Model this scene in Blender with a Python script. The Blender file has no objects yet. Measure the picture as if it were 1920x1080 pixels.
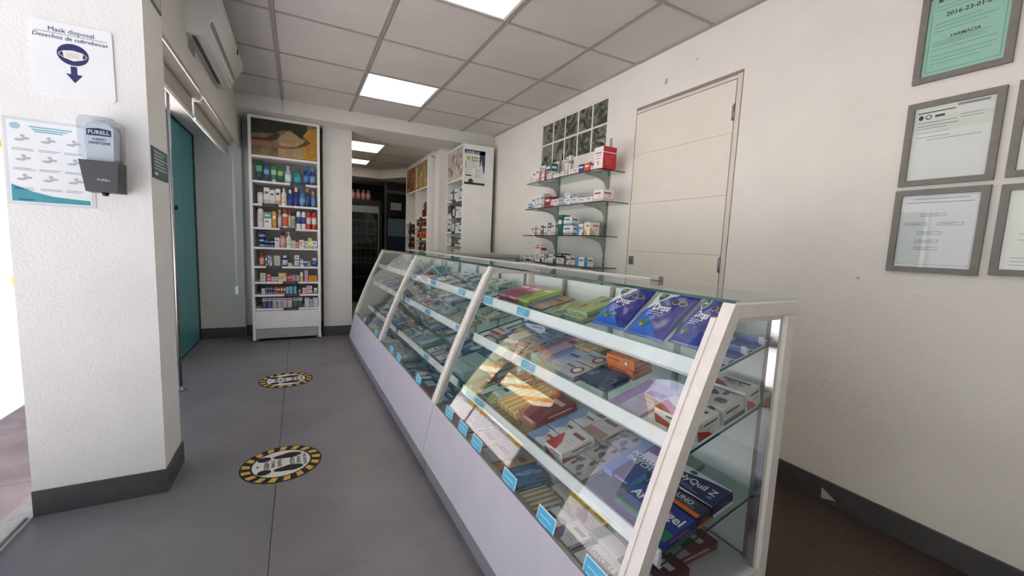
import bpy, math, random
from mathutils import Matrix, Vector
random.seed(7)
SC = bpy.context.scene
COL = SC.collection
PI = math.pi
# ------------------------------------------------------------------ camera
cam = bpy.data.cameras.new('camera'); camo = bpy.data.objects.new('camera', cam); COL.objects.link(camo)
def cam_matrix(yaw, pitch, roll, loc):
    y, p, r = map(math.radians, (yaw, pitch, roll))
    f = Vector((math.sin(y)*math.cos(p), math.cos(y)*math.cos(p), math.sin(p)))
    ri = Vector((math.cos(y), -math.sin(y), 0)); up = ri.cross(f)
    r2 = math.cos(r)*ri + math.sin(r)*up; u2 = -math.sin(r)*ri + math.cos(r)*up
    return Matrix(((r2.x, u2.x, -f.x, loc[0]), (r2.y, u2.y, -f.y, loc[1]), (r2.z, u2.z, -f.z, loc[2]), (0, 0, 0, 1)))
camo.matrix_world = cam_matrix(27.714, -6.104, 2.399, (0, 0, 1.112))
cam.sensor_width = 36; cam.lens = 763.3/1920*36; cam.clip_start = .02; cam.clip_end = 200
SC.camera = camo
# ------------------------------------------------------------------ sky, sun, exposure
wd = bpy.data.worlds.new('sky'); SC.world = wd; wd.use_nodes = True
wn = wd.node_tree; bg = wn.nodes['Background']
sky = wn.nodes.new('ShaderNodeTexSky'); sky.sky_type = 'HOSEK_WILKIE'
SUN_DIR = Vector((.19, .22, .95)).normalized()
sky.sun_direction = SUN_DIR; sky.turbidity = 2.4; sky.ground_albedo = .4
wn.links.new(sky.outputs[0], bg.inputs[0]); bg.inputs[1].default_value = 1.5
sl = bpy.data.lights.new('sun', 'SUN'); sl.energy = 15; sl.angle = .01; sl.color = (.89, .965, 1)
so = bpy.data.objects.new('sun', sl); COL.objects.link(so); so.rotation_euler = SUN_DIR.to_track_quat('Z', 'Y').to_euler()
so.location = (-4, 6, 12)
vs = SC.view_settings; vs.view_transform = 'Standard'; vs.look = 'None'; vs.gamma = 1; vs.use_curve_mapping = False
vs.exposure = 0.66
SC.cycles.transparent_max_bounces = 24
SC.cycles.max_bounces = 10; SC.cycles.diffuse_bounces = 6
LAMP = 2.8      # emission of the ceiling panels

# ------------------------------------------------------------------ materials
def lin(h):
    h = h.lstrip('#'); o = []
    for i in (0, 2, 4):
        c = int(h[i:i+2], 16)/255
        o.append(c/12.92 if c <= .04045 else ((c+.055)/1.055)**2.4)
    return (*o, 1)
MATS = {}
def mat(name, col, rough=.5, metal=0, var=.06, vscale=9, bump=0, bscale=60, spec=.5, coat=0):
    if name in MATS: return MATS[name]
    m = bpy.data.materials.new(name); MATS[name] = m; m.use_nodes = True
    nt = m.node_tree; b = nt.nodes['Principled BSDF']
    b.inputs['Roughness'].default_value = rough; b.inputs['Metallic'].default_value = metal
    b.inputs['Specular IOR Level'].default_value = spec; b.inputs['Coat Weight'].default_value = coat
    tc = nt.nodes.new('ShaderNodeTexCoord')
    n = nt.nodes.new('ShaderNodeTexNoise'); n.inputs['Scale'].default_value = vscale; n.inputs['Detail'].default_value = 4
    nt.links.new(tc.outputs['Object'], n.inputs['Vector'])
    r = nt.nodes.new('ShaderNodeMapRange'); r.inputs[1].default_value = .3; r.inputs[2].default_value = .7
    r.inputs[3].default_value = 1-var; r.inputs[4].default_value = 1+var
    nt.links.new(n.outputs[0], r.inputs[0])
    h = nt.nodes.new('ShaderNodeHueSaturation'); h.inputs['Color'].default_value = lin(col)
    nt.links.new(r.outputs[0], h.inputs['Value']); nt.links.new(h.outputs[0], b.inputs['Base Color'])
    if bump:
        n2 = nt.nodes.new('ShaderNodeTexNoise'); n2.inputs['Scale'].default_value = bscale; n2.inputs['Detail'].default_value = 6
        nt.links.new(tc.outputs['Object'], n2.inputs['Vector'])
        bp = nt.nodes.new('ShaderNodeBump'); bp.inputs['Strength'].default_value = bump; bp.inputs['Distance'].default_value = .01
        nt.links.new(n2.outputs[0], bp.inputs['Height']); nt.links.new(bp.outputs[0], b.inputs['Normal'])
    return m
def pm(col, rough=.42): return mat('print_'+col.lstrip('#')+('' if rough == .42 else '_%d' % (rough*100)), col, rough, var=.05, vscale=40)
def glass(name, tint=(.965, .985, .98), ior=1.5, rough=0.0):
    if name in MATS: return MATS[name]
    m = bpy.data.materials.new(name); MATS[name] = m; m.use_nodes = True; nt = m.node_tree
    for n in list(nt.nodes): nt.nodes.remove(n)
    o = nt.nodes.new('ShaderNodeOutputMaterial'); mx = nt.nodes.new('ShaderNodeMixShader')
    fr = nt.nodes.new('ShaderNodeFresnel'); ge = nt.nodes.new('ShaderNodeNewGeometry'); mr = nt.nodes.new('ShaderNodeMapRange')
    mr.inputs[3].default_value = ior; mr.inputs[4].default_value = 1/ior   # a thin pane reflects alike from both sides
    nt.links.new(ge.outputs['Backfacing'], mr.inputs[0]); nt.links.new(mr.outputs[0], fr.inputs[0])
    t = nt.nodes.new('ShaderNodeBsdfTransparent'); t.inputs[0].default_value = (*tint, 1)
    g = nt.nodes.new('ShaderNodeBsdfGlossy'); g.inputs['Roughness'].default_value = rough
    nt.links.new(fr.outputs[0], mx.inputs[0]); nt.links.new(t.outputs[0], mx.inputs[1]); nt.links.new(g.outputs[0], mx.inputs[2])
    nt.links.new(mx.outputs[0], o.inputs[0]); return m
def emit(name, col, s):
    if name in MATS: return MATS[name]
    m = bpy.data.materials.new(name); MATS[name] = m; m.use_nodes = True; b = m.node_tree.nodes['Principled BSDF']
    b.inputs['Base Color'].default_value = (.8, .8, .8, 1); b.inputs['Emission Color'].default_value = lin(col); b.inputs['Emission Strength'].default_value = s
    return m
WALL = mat('plaster_wall', '#e8e5de', .7, var=.035, vscale=3, bump=.25, bscale=45)
PILLAR = mat('rough_plaster', '#ecebe9', .75, var=.03, vscale=5, bump=.25, bscale=110)
GREYWALL = mat('grey_plaster', '#dcdad6', .7, var=.04, vscale=3, bump=.3, bscale=50)
BASE = mat('dark_skirting', '#4c4b4d', .5, var=.12, vscale=14, bump=.15, bscale=120)
FLOORM = mat('cement_floor', '#7f7d80', .33, var=.13, vscale=3.2, bump=.05, bscale=160)
FLOORB = mat('dark_brown_floor', '#40342f', .5, var=.3, vscale=55, bump=.05)  # darker, browner, speckled colour for the right-hand strip of slabs
JOINT = mat('floor_joint', '#3a3838', .8)
TILE = mat('mineral_tile', '#cfcbc5', .9, var=.05, vscale=2, bump=.3, bscale=220)
TBAR = mat('grid_metal', '#a29c95', .5, var=.03)
WHITE = mat('white_laminate', '#efeeec', .4, var=.03)
FRAMEW = mat('white_enamel_frame', '#ece8e0', .4, var=.05, vscale=30)
PANELM = mat('lavender_grey_laminate', '#c6c5d0', .35, var=.03)
PLINTH = mat('plinth_grey', '#8b8990', .5, var=.06)
RAILW = mat('rail_plastic', '#eef4f3', .3, var=.02)
GL = glass('clear_glass'); GLS = glass('shelf_glass', (.86, .95, .93)); GLE = mat('glass_edge', '#1f4a44', .1, var=.1)
CHROME = mat('chrome', '#c8c8c8', .2, 1, var=.02)
STEEL = mat('brushed_steel', '#9c9b98', .35, 1, var=.08, vscale=60)
ALU = mat('bracket_grey', '#a9a7a5', .45, var=.04)
GREYM = mat('grey_metal', '#8e8c8a', .4, .3, var=.05)
BLACK = mat('black_plastic', '#101012', .35, var=.1)
INK = mat('dark_ink', '#2a2b36', .5); LINE = mat('grey_ink', '#8c8d92', .5)
TAGB = mat('tag_blue', '#4fb6e0', .4, var=.05); TAGW = mat('tag_white', '#e8f2f6', .4)
PAPER = mat('paper', '#eceae4', .5, var=.02)

# ------------------------------------------------------------------ mesh builder
TXT = {}
def text_geo(s, bold=.006):
    k = (s, bold)
    if k not in TXT:
        c = bpy.data.curves.new('t', 'FONT'); c.body = s; c.size = 1; c.resolution_u = 2; c.offset = bold; c.align_x = 'CENTER'; c.align_y = 'CENTER'
        o = bpy.data.objects.new('t', c); COL.objects.link(o)
        me = bpy.data.meshes.new_from_object(o.evaluated_get(bpy.context.evaluated_depsgraph_get()))
        TXT[k] = ([tuple(v.co) for v in me.vertices], [tuple(p.vertices) for p in me.polygons])
        bpy.data.meshes.remove(me); bpy.data.objects.remove(o); bpy.data.curves.remove(c)
    return TXT[k]
class MB:
    def __init__(s): s.v = []; s.f = []; s.mi = []; s.sm = []; s.mats = []; s.M = Matrix()
    def idx(s, m):
        if m not in s.mats: s.mats.append(m)
        return s.mats.index(m)
    def add(s, vs, fs, m, smooth=False):
        b = len(s.v); s.v += [tuple(s.M @ Vector(v)) for v in vs]; i = s.idx(m)
        for f in fs: s.f.append(tuple(b+k for k in f)); s.mi.append(i); s.sm.append(smooth)
        return s
    def box(s, x0, x1, y0, y1, z0, z1, m):
        if x0 > x1: x0, x1 = x1, x0
        if y0 > y1: y0, y1 = y1, y0
        if z0 > z1: z0, z1 = z1, z0
        v = [(x, y, z) for z in (z0, z1) for y in (y0, y1) for x in (x0, x1)]
        return s.add(v, [(0, 2, 3, 1), (4, 5, 7, 6), (0, 1, 5, 4), (2, 6, 7, 3), (0, 4, 6, 2), (1, 3, 7, 5)], m)
    def cbox(s, x0, x1, y0, y1, z0, z1, m, b=.0015):      # chamfered box
        if x0 > x1: x0, x1 = x1, x0
        if y0 > y1: y0, y1 = y1, y0
        if z0 > z1: z0, z1 = z1, z0
        b = min(b, (x1-x0)*.3, (y1-y0)*.3, (z1-z0)*.3)
        lo = (x0, y0, z0); hi = (x1, y1, z1); V = []; ix = {}
        for sx in (0, 1):
            for sy in (0, 1):
                for sz in (0, 1):
                    sg = (sx, sy, sz)
                    for a in range(3):
                        p = [(hi[i] if sg[i] else lo[i]) if i == a else ((hi[i]-b) if sg[i] else (lo[i]+b)) for i in range(3)]
                        ix[(sx, sy, sz, a)] = len(V); V.append(tuple(p))
        F = []
        def q(*ks):
            f = [ix[k] for k in ks]; c = Vector([sum(V[i][j] for i in f)/len(f) for j in range(3)]) - Vector([(lo[j]+hi[j])/2 for j in range(3)])
            n = (Vector(V[f[1]])-Vector(V[f[0]])).cross(Vector(V[f[2]])-Vector(V[f[1]]))
            F.append(tuple(f) if n.dot(c) > 0 else tuple(reversed(f)))
        for a in range(3):
            o1, o2 = [i for i in range(3) if i != a]
            for s_ in (0, 1):
                def k(e1, e2):
                    t = [0, 0, 0]; t[a] = s_; t[o1] = e1; t[o2] = e2; return (*t, a)
                q(k(0, 0), k(1, 0), k(1, 1), k(0, 1))
            for e1 in (0, 1):
                for e2 in (0, 1):
                    t0 = [0, 0, 0]; t0[o1] = e1; t0[o2] = e2; t1 = t0[:]; t1[a] = 1
                    q((*t0, o1), (*t1, o1), (*t1, o2), (*t0, o2))
        for sx in (0, 1):
            for sy in (0, 1):
                for sz in (0, 1): q((sx, sy, sz, 0), (sx, sy, sz, 1), (sx, sy, sz, 2))
        return s.add(V, F, m)
    def prism(s, poly, axis, lo, hi, m, smooth=False):    # polygon extruded along an axis; poly holds the two other coordinates in order
        n = len(poly)
        def P(a, b, t): return {'x': (t, a, b), 'y': (a, t, b), 'z': (a, b, t)}[axis]
        v = [P(a, b, lo) for a, b in poly] + [P(a, b, hi) for a, b in poly]
        ar = sum(poly[i][0]*poly[(i+1) % n][1]-poly[(i+1) % n][0]*poly[i][1] for i in range(n))
        flip = (ar > 0) ^ (axis == 'y')
        A = tuple(range(n)); B = tuple(range(n, 2*n))
        fs = [tuple(reversed(A)) if flip else A, B if flip else tuple(reversed(B))]
        for i in range(n):
            j = (i+1) % n; f = (i, j, n+j, n+i)
            fs.append(f if flip else tuple(reversed(f)))
        s.add(v, fs[:2], m); b = len(s.v)-2*n; k = s.idx(m)
        for f in fs[2:]: s.f.append(tuple(b+q for q in f)); s.mi.append(k); s.sm.append(smooth)
        return s
    def lathe(s, prof, m, seg=16, c=(0, 0, 0), sy=1, axis='z'):
        v = []; n = len(prof)
        for r, z in prof:
            for k in range(seg):
                a = 2*PI*k/seg; p = (r*math.cos(a), r*math.sin(a)*sy, z)
                if axis == 'x': p = (p[2], p[0], p[1])
                if axis == 'y': p = (p[1], p[2], p[0])
                v.append((p[0]+c[0], p[1]+c[1], p[2]+c[2]))
        fs = [(i*seg+k, i*seg+(k+1) % seg, (i+1)*seg+(k+1) % seg, (i+1)*seg+k) for i in range(n-1) for k in range(seg)]
        s.add(v, fs, m, True); b = len(s.v)-n*seg; i = s.idx(m)
        s.f.append(tuple(b+k for k in reversed(range(seg)))); s.mi.append(i); s.sm.append(False)
        s.f.append(tuple(b+(n-1)*seg+k for k in range(seg))); s.mi.append(i); s.sm.append(False)
        return s
    def tube(s, pts, r, m, seg=8):
        P = [Vector(p) for p in pts]; v = []
        for i, p in enumerate(P):
            d = (P[min(i+1, len(P)-1)]-P[max(i-1, 0)]).normalized(); u = d.orthogonal().normalized() if abs(d.z) > .9 else d.cross(Vector((0, 0, 1))).normalized(); w = d.cross(u)
            for k in range(seg):
                a = 2*PI*k/seg; v.append(tuple(p+u*(r*math.cos(a))+w*(r*math.sin(a))))
        n = len(P); fs = [(i*seg+k, (i+1)*seg+k, (i+1)*seg+(k+1) % seg, i*seg+(k+1) % seg) for i in range(n-1) for k in range(seg)]
        fs += [tuple(range(seg)), tuple(reversed(range((n-1)*seg, n*seg)))]
        return s.add(v, fs, m, True)
    def poly(s, pts, m): return s.add(pts, [tuple(range(len(pts)))], m)
    def disc(s, c, rx, ry, m, seg=28, M=None):
        pts = [(c[0]+rx*math.cos(2*PI*k/seg), c[1]+ry*math.sin(2*PI*k/seg), c[2]) for k in range(seg)]
        return s.poly([tuple(M @ Vector(p)) for p in pts] if M else pts, m)
    def text(s, t, size, M, m, bold=.006, wfit=None):
        v, f = text_geo(t, bold)
        if wfit:
            w = max(p[0] for p in v)-min(p[0] for p in v); size = min(size, wfit/w)
        return s.add([tuple(M @ Vector((p[0]*size, p[1]*size, 0))) for p in v], f, m)
    def mesh(s, name):
        me = bpy.data.meshes.new(name); me.from_pydata(s.v, [], s.f)
        for m in s.mats: me.materials.append(m)
        me.polygons.foreach_set('material_index', s.mi); me.polygons.foreach_set('use_smooth', s.sm); me.update(); return me
    def obj(s, name, parent=None, M=None):
        o = bpy.data.objects.new(name, s.mesh(name)); COL.objects.link(o)
        if parent: o.parent = parent
        if M is not None: o.matrix_local = M
        return o
def plane(o, xd, yd):
    """matrix of a flat print: origin o, unit right and up directions"""
    x = Vector(xd).normalized(); y = Vector(yd).normalized(); z = x.cross(y)
    return Matrix(((x.x, y.x, z.x, o[0]), (x.y, y.y, z.y, o[1]), (x.z, y.z, z.z, o[2]), (0, 0, 0, 1)))
LABELS = {}
def tag(o, label, cat, group=None):
    o['label'] = label; o['category'] = cat
    if group: o['group'] = group
    LABELS.setdefault(label, []).append(o); return o
def empty(name, M=None):
    o = bpy.data.objects.new(name, None); o.empty_display_size = .05; COL.objects.link(o)
    if M is not None: o.matrix_world = M
    return o
def struct(o): o['kind'] = 'structure'; return o
def T(x, y, z): return Matrix.Translation((x, y, z))
def RZ(d): return Matrix.Rotation(math.radians(d), 4, 'Z')
def RX(d): return Matrix.Rotation(math.radians(d), 4, 'X')
def RY(d): return Matrix.Rotation(math.radians(d), 4, 'Y')
def share(o, name, M, parent=None):
    c = o.copy(); c.name = name; COL.objects.link(c); c.parent = parent; c.matrix_local = M; return c
def lines(mb, M, x0, x1, y, n, dy, m, th=.0016, rag=.35):
    for i in range(n):
        e = x1-(x1-x0)*rag*random.random(); yy = y-i*dy
        mb.poly([tuple(M @ Vector(p)) for p in ((x0, yy-th, 0), (e, yy-th, 0), (e, yy+th, 0), (x0, yy+th, 0))], m)
def rect(mb, M, x0, x1, y0, y1, m, z=0): mb.poly([tuple(M @ Vector(p)) for p in ((x0, y0, z), (x1, y0, z), (x1, y1, z), (x0, y1, z))], m)
def pol(mb, M, pts, m, z=0): mb.poly([tuple(M @ Vector((a, b, z))) for a, b in pts], m)
# ================================================================== THE SETTING
XL, XW, ZC, YF, YB = -.913, 2.13, 2.408, -2.2, 8.3
# floor: joint bed + slabs
mb = MB(); mb.box(XL, XW+.12, YF, YB, -.12, -.003, JOINT); floor = struct(mb.obj('floor'))
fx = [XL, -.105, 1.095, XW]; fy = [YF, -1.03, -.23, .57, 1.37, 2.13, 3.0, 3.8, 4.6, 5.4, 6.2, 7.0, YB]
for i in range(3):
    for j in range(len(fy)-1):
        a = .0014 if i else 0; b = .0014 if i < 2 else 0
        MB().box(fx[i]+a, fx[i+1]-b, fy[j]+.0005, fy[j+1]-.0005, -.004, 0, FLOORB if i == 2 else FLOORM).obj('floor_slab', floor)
# right wall with the door and glass block openings
mb = MB()
for y0, y1, z0, z1 in ((YF, 1.48, 0, 2.45), (1.48, 2.27, 2.103, 2.45), (2.27, 2.585, 0, 2.45), (2.585, 3.55, 0, 1.885), (2.585, 3.55, 2.28, 2.45), (3.55, YB, 0, 2.45)):
    mb.box(XW, XW+.14, y0, y1, z0, z1, WALL)
mb.box(XW+.14, XW+.17, YF, YB, 0, 2.45, WALL)
struct(mb.obj('wall_right'))
for nm, (x, y, z, r) in enumerate(((2.1285, 2.02, 2.205, .012), (2.1285, 1.79, 2.26, .006), (2.1285, .86, 1.03, .006))):
    mb = MB(); mb.lathe([(r*.9, -.001), (r, 0), (r*.6, .002)], mat('filler_patch', '#bdb6a8', .8), 10, axis='x'); o = mb.obj('filler_spot', bpy.data.objects['wall_right'], T(x, y, z))
    o.scale = (1, 1, 1.7 if nm == 0 else 1)
# left wall: solid part, lintel above the street opening, beam over the bay, bay soffit
mb = MB(); mb.box(XL-.12, XL, YF, -.3, 0, 2.45, GREYWALL); mb.box(XL-.12, XL, -.3, 2.12, 2.3, 2.45, GREYWALL)
mb.box(XL, -.515, 2.375, 5.3, 2.05, 2.45, GREYWALL); mb.box(-.53, -.515, 2.375, 5.15, 1.965, 2.05, GREYWALL)
struct(mb.obj('wall_left'))
mb = MB(); mb.box(XL, -.515, 2.12, 2.375, 0, 2.45, PILLAR); struct(mb.obj('wall_pillar'))
# back walls, niche, column, beam over the passage
mb = MB(); mb.box(XL, -.52, 5.15, 5.45, 0, 2.05, GREYWALL); mb.box(-.52, .238, 5.24, 5.45, 0, 2.275, GREYWALL); mb.box(-.56, -.515, 5.15, 5.45, 2.05, 2.45, GREYWALL)
struct(mb.obj('wall_back'))
mb = MB(); mb.box(.238, .531, 4.95, 5.45, 0, 2.276, GREYWALL); struct(mb.obj('wall_column'))
mb = MB(); mb.box(-.515, XW, 4.68, 5.25, 2.275, 2.45, GREYWALL); struct(mb.obj('wall_beam'))
mb = MB(); mb.box(-.126, -.122, 4.6785, 4.68, 2.277, 2.405, GREYM); mb.obj('beam_joint', bpy.data.objects['wall_beam'])
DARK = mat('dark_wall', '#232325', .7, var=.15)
mb = MB(); mb.box(.3, .4, 5.45, YB, 0, 2.45, GREYWALL); struct(mb.obj('wall_far_left'))
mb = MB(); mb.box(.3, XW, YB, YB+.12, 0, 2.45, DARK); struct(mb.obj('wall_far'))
mb = MB(); mb.box(1.6, XW, 5.16, 5.36, 0, 2.276, WALL); struct(mb.obj('wall_stub'))
# cornice of the far room
mb = MB(); mb.prism([(.4, 7.35), (1.25, 7.35), (1.56, 6.85), (1.56, 6.72), (XW, 6.72), (XW, YB), (.4, YB)], 'z', 2.13, 2.275, GREYWALL)
mb.box(1.56, XW, 5.36, 6.72, 2.222, 2.275, GREYWALL); struct(mb.obj('trim_2'))
# front of the shop behind the camera: piers, header
mb = MB(); mb.box(XL-.12, -.75, YF-.15, YF, 0, 2.45, GREYWALL); mb.box(-.05, XW+.14, YF-.15, YF, 0, 2.45, GREYWALL); mb.box(-.75, -.05, YF-.15, YF, 2.1, 2.45, GREYWALL)
struct(mb.obj('wall_front'))
# ceiling: slab, tiles, grid, lights
mb = MB(); mb.box(XL-.12, XW+.14, YF-.15, 4.9, 2.44, 2.6, TILE); mb.box(.3, XW+.14, 4.9, YB+.1, 2.3, 2.6, TILE); mb.box(XL-.12, .3, 4.9, 5.6, 2.4, 2.6, TILE)
ceil = struct(mb.obj('ceiling'))
gx = [XL, -.127, .483, 1.09, 1.70, XW]; gy = [YF, -2.0, -1.39, -.78, -.17, .44, 1.08, 1.69, 2.30, 2.912, 3.522, 4.132, 4.68]
LIGHTS = {(2, 10): 1, (2, 7): 1, (2, 4): 1}
def light_panel(x0, x1, y0, y1, z, label):
    r = empty('ceiling_light', T((x0+x1)/2, (y0+y1)/2, z)); a = (x1-x0)/2-.012; b = (y1-y0)/2-.012
    tag(r, label, 'ceiling light', 'recessed square ceiling lights')
    f = MB()
    for q in ((-a, a, -b, -b+.014), (-a, a, b-.014, b), (-a, -a+.014, -b+.014, b-.014), (a-.014, a, -b+.014, b-.014)): f.box(*q, -.004, .012, WHITE)
    f.obj('frame', r)
    MB().box(-a+.014, a-.014, -b+.014, b-.014, .001, .008, emit('lit_diffuser', '#fff2dc', LAMP)).obj('diffuser', r)
for i in range(5):
    for j in range(len(gy)-1):
        if gy[j] >= 2.2 and i == 0: x0 = -.515
        else: x0 = gx[i]
        if (i, j) in LIGHTS: continue
        MB().box(x0+.001, gx[i+1]-.001, gy[j]+.001, gy[j+1]-.001, 2.411, 2.425, TILE).obj('ceiling_tile', ceil)
for k, lab in ((10, 'square lit ceiling panel nearest the passage beam'), (7, 'square lit ceiling panel cut off by the top of the picture'), (4, 'square lit ceiling panel near the shop front, above the camera')):
    light_panel(gx[2], gx[3], gy[k], gy[k+1], 2.411, lab)
BARM = mat('grid_bar', '#a8a29c', .45, var=.04)
for x in gx[1:5]:
    m = MB(); m.box(x-.013, x-.003, YF, 4.68, 2.4035, 2.411, BARM); m.box(x+.003, x+.013, YF, 4.68, 2.4035, 2.411, BARM); m.box(x-.003, x+.003, YF, 4.68, 2.407, 2.411, BARM); m.obj('t_bar', ceil)
for y in gy[1:-1]:
    for i in range(5):
        x0 = -.515 if (i == 0 and y > 2.2) else gx[i]
        MB().box(x0+(.013 if i else 0), gx[i+1]-.013, y-.0075, y+.0075, 2.4045, 2.411, BARM).obj('cross_bar', ceil)
MB().box(XW-.02, XW, YF, 4.68, 2.402, 2.411, BARM).obj('wall_angle', ceil)
# far room ceiling
for x0, x1 in ((.4, .985), (.985, 1.595), (1.595, XW)):
    for y0, y1 in ((5.25, 5.4), (5.4, 5.99), (5.99, 6.6), (6.6, 7.02), (7.02, 7.35)):
        if x0 == .4 and (y0 in (5.4, 6.6)):
            continue
        MB().box(x0+.002, x1-.002, y0+.002, y1-.002, 2.278, 2.3, TILE).obj('ceiling_tile', ceil)
light_panel(.4, .985, 5.4, 5.99, 2.28, 'lit ceiling panel in the far room, the nearer of two')
light_panel(.4, .985, 6.6, 7.02, 2.28, 'lit ceiling panel in the far room, the farther of two')
MB().box(.973, .997, 5.25, 7.35, 2.271, 2.28, BARM).obj('t_bar', ceil)
for y in (5.4, 5.99, 6.6, 7.02): MB().box(.4, 2.1, y-.006, y+.006, 2.274, 2.28, BARM).obj('cross_bar', ceil)
# baseboards
m = MB(); m.box(XW-.012, XW, YF, 1.478, 0, .1, BASE); m.box(XW-.012, XW, 2.272, 4.5, 0, .1, BASE); br = struct(m.obj('baseboard_right')); m = MB(); m.prism([(.83, .028), (.885, .012), (.888, .062)], 'x', XW-.0135, XW-.012, mat('chipped_plaster', '#b9b4ad', .8)); m.obj('chipped_patch', br)
m = MB(); m.box(XL, -.515, 2.112, 2.12, 0, .1, BASE); m.box(-.515, -.507, 2.112, 2.383, 0, .1, BASE); m.box(XL, -.507, 2.375, 2.383, 0, .1, BASE); struct(m.obj('baseboard_pillar'))
m = MB(); m.box(XL, -.52, 5.138, 5.15, 0, .11, BASE); m.box(-.52, .238, 5.228, 5.24, 0, .11, BASE); m.box(.23, .54, 4.94, 4.95, 0, .11, BASE); struct(m.obj('baseboard_back'))
# threshold and street
CONC = mat('white_concrete', '#d9d4cc', .8, var=.1, vscale=20, bump=.3)
m = MB(); m.box(-1.0, XL, -.3, 4.2, -.05, .004, CONC); m.box(-.93, -.922, -.3, 2.1, .004, .012, STEEL); struct(m.obj('trim_1'))
STREET = mat('street_bed', '#b6b6b8', .9)
m = MB(); m.box(-40, -1.0, -30, 40, -.2, -.06, STREET); m.box(-1.0, 20, -30, YF-.15, -.2, -.06, STREET); ground = struct(m.obj('ground'))
PAVE = mat('pink_paving', '#d8c4c2', .8, var=.16, vscale=6, bump=.4, bscale=60)
for i in range(6):
    for j in range(-3, 14):
        x = -1.0-.62*i-(.2 if i else 0)*0; y = .62*j+(.31 if i % 2 else 0)
        MB().cbox(x-.615, x, y, y+.612, -.06, -.02+.003*((i*7+j*3) % 3), PAVE, .004).obj('paving_slab', ground)
KERB = mat('yellow_kerb', '#e0b23a', .7, var=.1)
for j in range(-2, 12):
    MB().cbox(-4.95, -4.75, j*1.1, j*1.1+1.09, -.1, .12, KERB if j % 2 == 0 else CONC, .02).obj('kerb_stone', ground)
# sunlit buildings across the street
def building(y0, y1, h, col, cop, label, win, seed):
    b = empty('building', T(-9.5, y0, 0)); tag(b, label, 'building'); L = y1-y0
    m = MB(); m.box(-3, 0, 0, L, -.1, h, mat('render_'+col.lstrip('#'), col, .8, var=.06, vscale=1.5)); m.obj('facade', b)
    m = MB(); m.box(-3, .2, 0, L, h, h+.25, mat('coping_'+cop.lstrip('#'), cop, .7)); m.obj('coping', b)
    n = int(L/win[0])
    for fl in range(max(1, int(h/2.8))):
        for k in range(n):
            y = (k+.5)*L/n-.55; z = 1.0+2.7*fl
            w = MB(); w.box(-.02, .06, y, y+1.1, z, z+win[1], mat('window_surround', '#f0ece6', .6)); wo = w.obj('window', b)
            w = MB(); w.box(.06, .075, y+.07, y+1.03, z+.07, z+win[1]-.07, mat('street_pane', '#5a7484', .1)); w.obj('pane', wo)
building(3.5, 11.4, 4.3, '#dccbe0', '#b9a4c0', 'lilac building across the street with an added sun-catching lilac roof', (2.2, 1.4), 1)
m = MB(); m.prism([(.3, 4.45), (-3.2, 7.6), (-3.2, 7.4), (.3, 4.3)], 'y', 0, 7.9, mat('lilac_roof', '#d9c4e6', .7, var=.08, vscale=3)); m.obj('added_sloping_roof', bpy.data.objects['building'])  # added roof, tilted to catch sun and reflect brightly in the case glass
building(11.5, 17, 2.9, '#f2d9a4', '#d98242', 'low yellow building across the street with added sun-catching striped awning', (2.4, 1.3), 2)
aw = bpy.data.objects['building.001']
for k in range(11):
    m = MB(); m.prism([(.1, 2.5), (1.5, 1.55), (1.5, 1.5), (.1, 2.45)], 'y', .5*k, .5*k+.5, mat('awning_orange', '#f09a3a', .7) if k % 3 == 1 else mat('awning_cream', '#f8e6bc', .7)); m.obj('added_awning_strip', aw)  # awning added to catch sun and mirror cream and orange in the glass
building(17.1, 34, 5.2, '#f4e2b0', '#e0b23a', 'long cream building far along the street', (30, 1.5), 3)
building(-14, 3.4, 5.6, '#ece6da', '#c8c0b4', 'long white building across the street behind the camera', (3.4, 1.5), 4)
def palm(x, y, h, label):
    r = empty('palm_tree', T(x, y, -.05)); tag(r, label, 'palm tree', 'palms on the far pavement')
    m = MB(); m.lathe([(.17-.05*k/10+(.012 if k % 2 else 0), h*k/10) for k in range(11)], mat('palm_bark', '#8a6c4c', .9, bump=.5), 10); m.obj('trunk', r)
    for k in range(11):
        a = 2*PI*k/11+.2; f = MB(); pts = []; n = 7
        for i in range(n+1):
            t = i/n; rr = 1.7*t; z = h+.55*t-1.5*t*t; w = .22*math.sin(PI*min(1, t*.9+.08))
            pts.append((rr, w, z))
        V = []; 
        for rr, w, z in pts:
            for s_ in (-1, 0, 1): V.append((rr*math.cos(a)-s_*w*math.sin(a), rr*math.sin(a)+s_*w*math.cos(a), z-abs(s_)*w*.5))
        f.add(V, [(i*3+q, i*3+3+q, i*3+4+q, i*3+1+q) for i in range(n) for q in (0, 1)], mat('palm_leaf', '#c98a3c', .6) if k % 4 else mat('palm_leaf_green', '#6d8a4a', .6)); f.obj('frond', r)
palm(-6.6, 6.9, 3.7, 'palm tree across the street, the nearer of two'); palm(-6.2, 11.6, 3.2, 'palm tree across the street, the farther of two')

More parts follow.
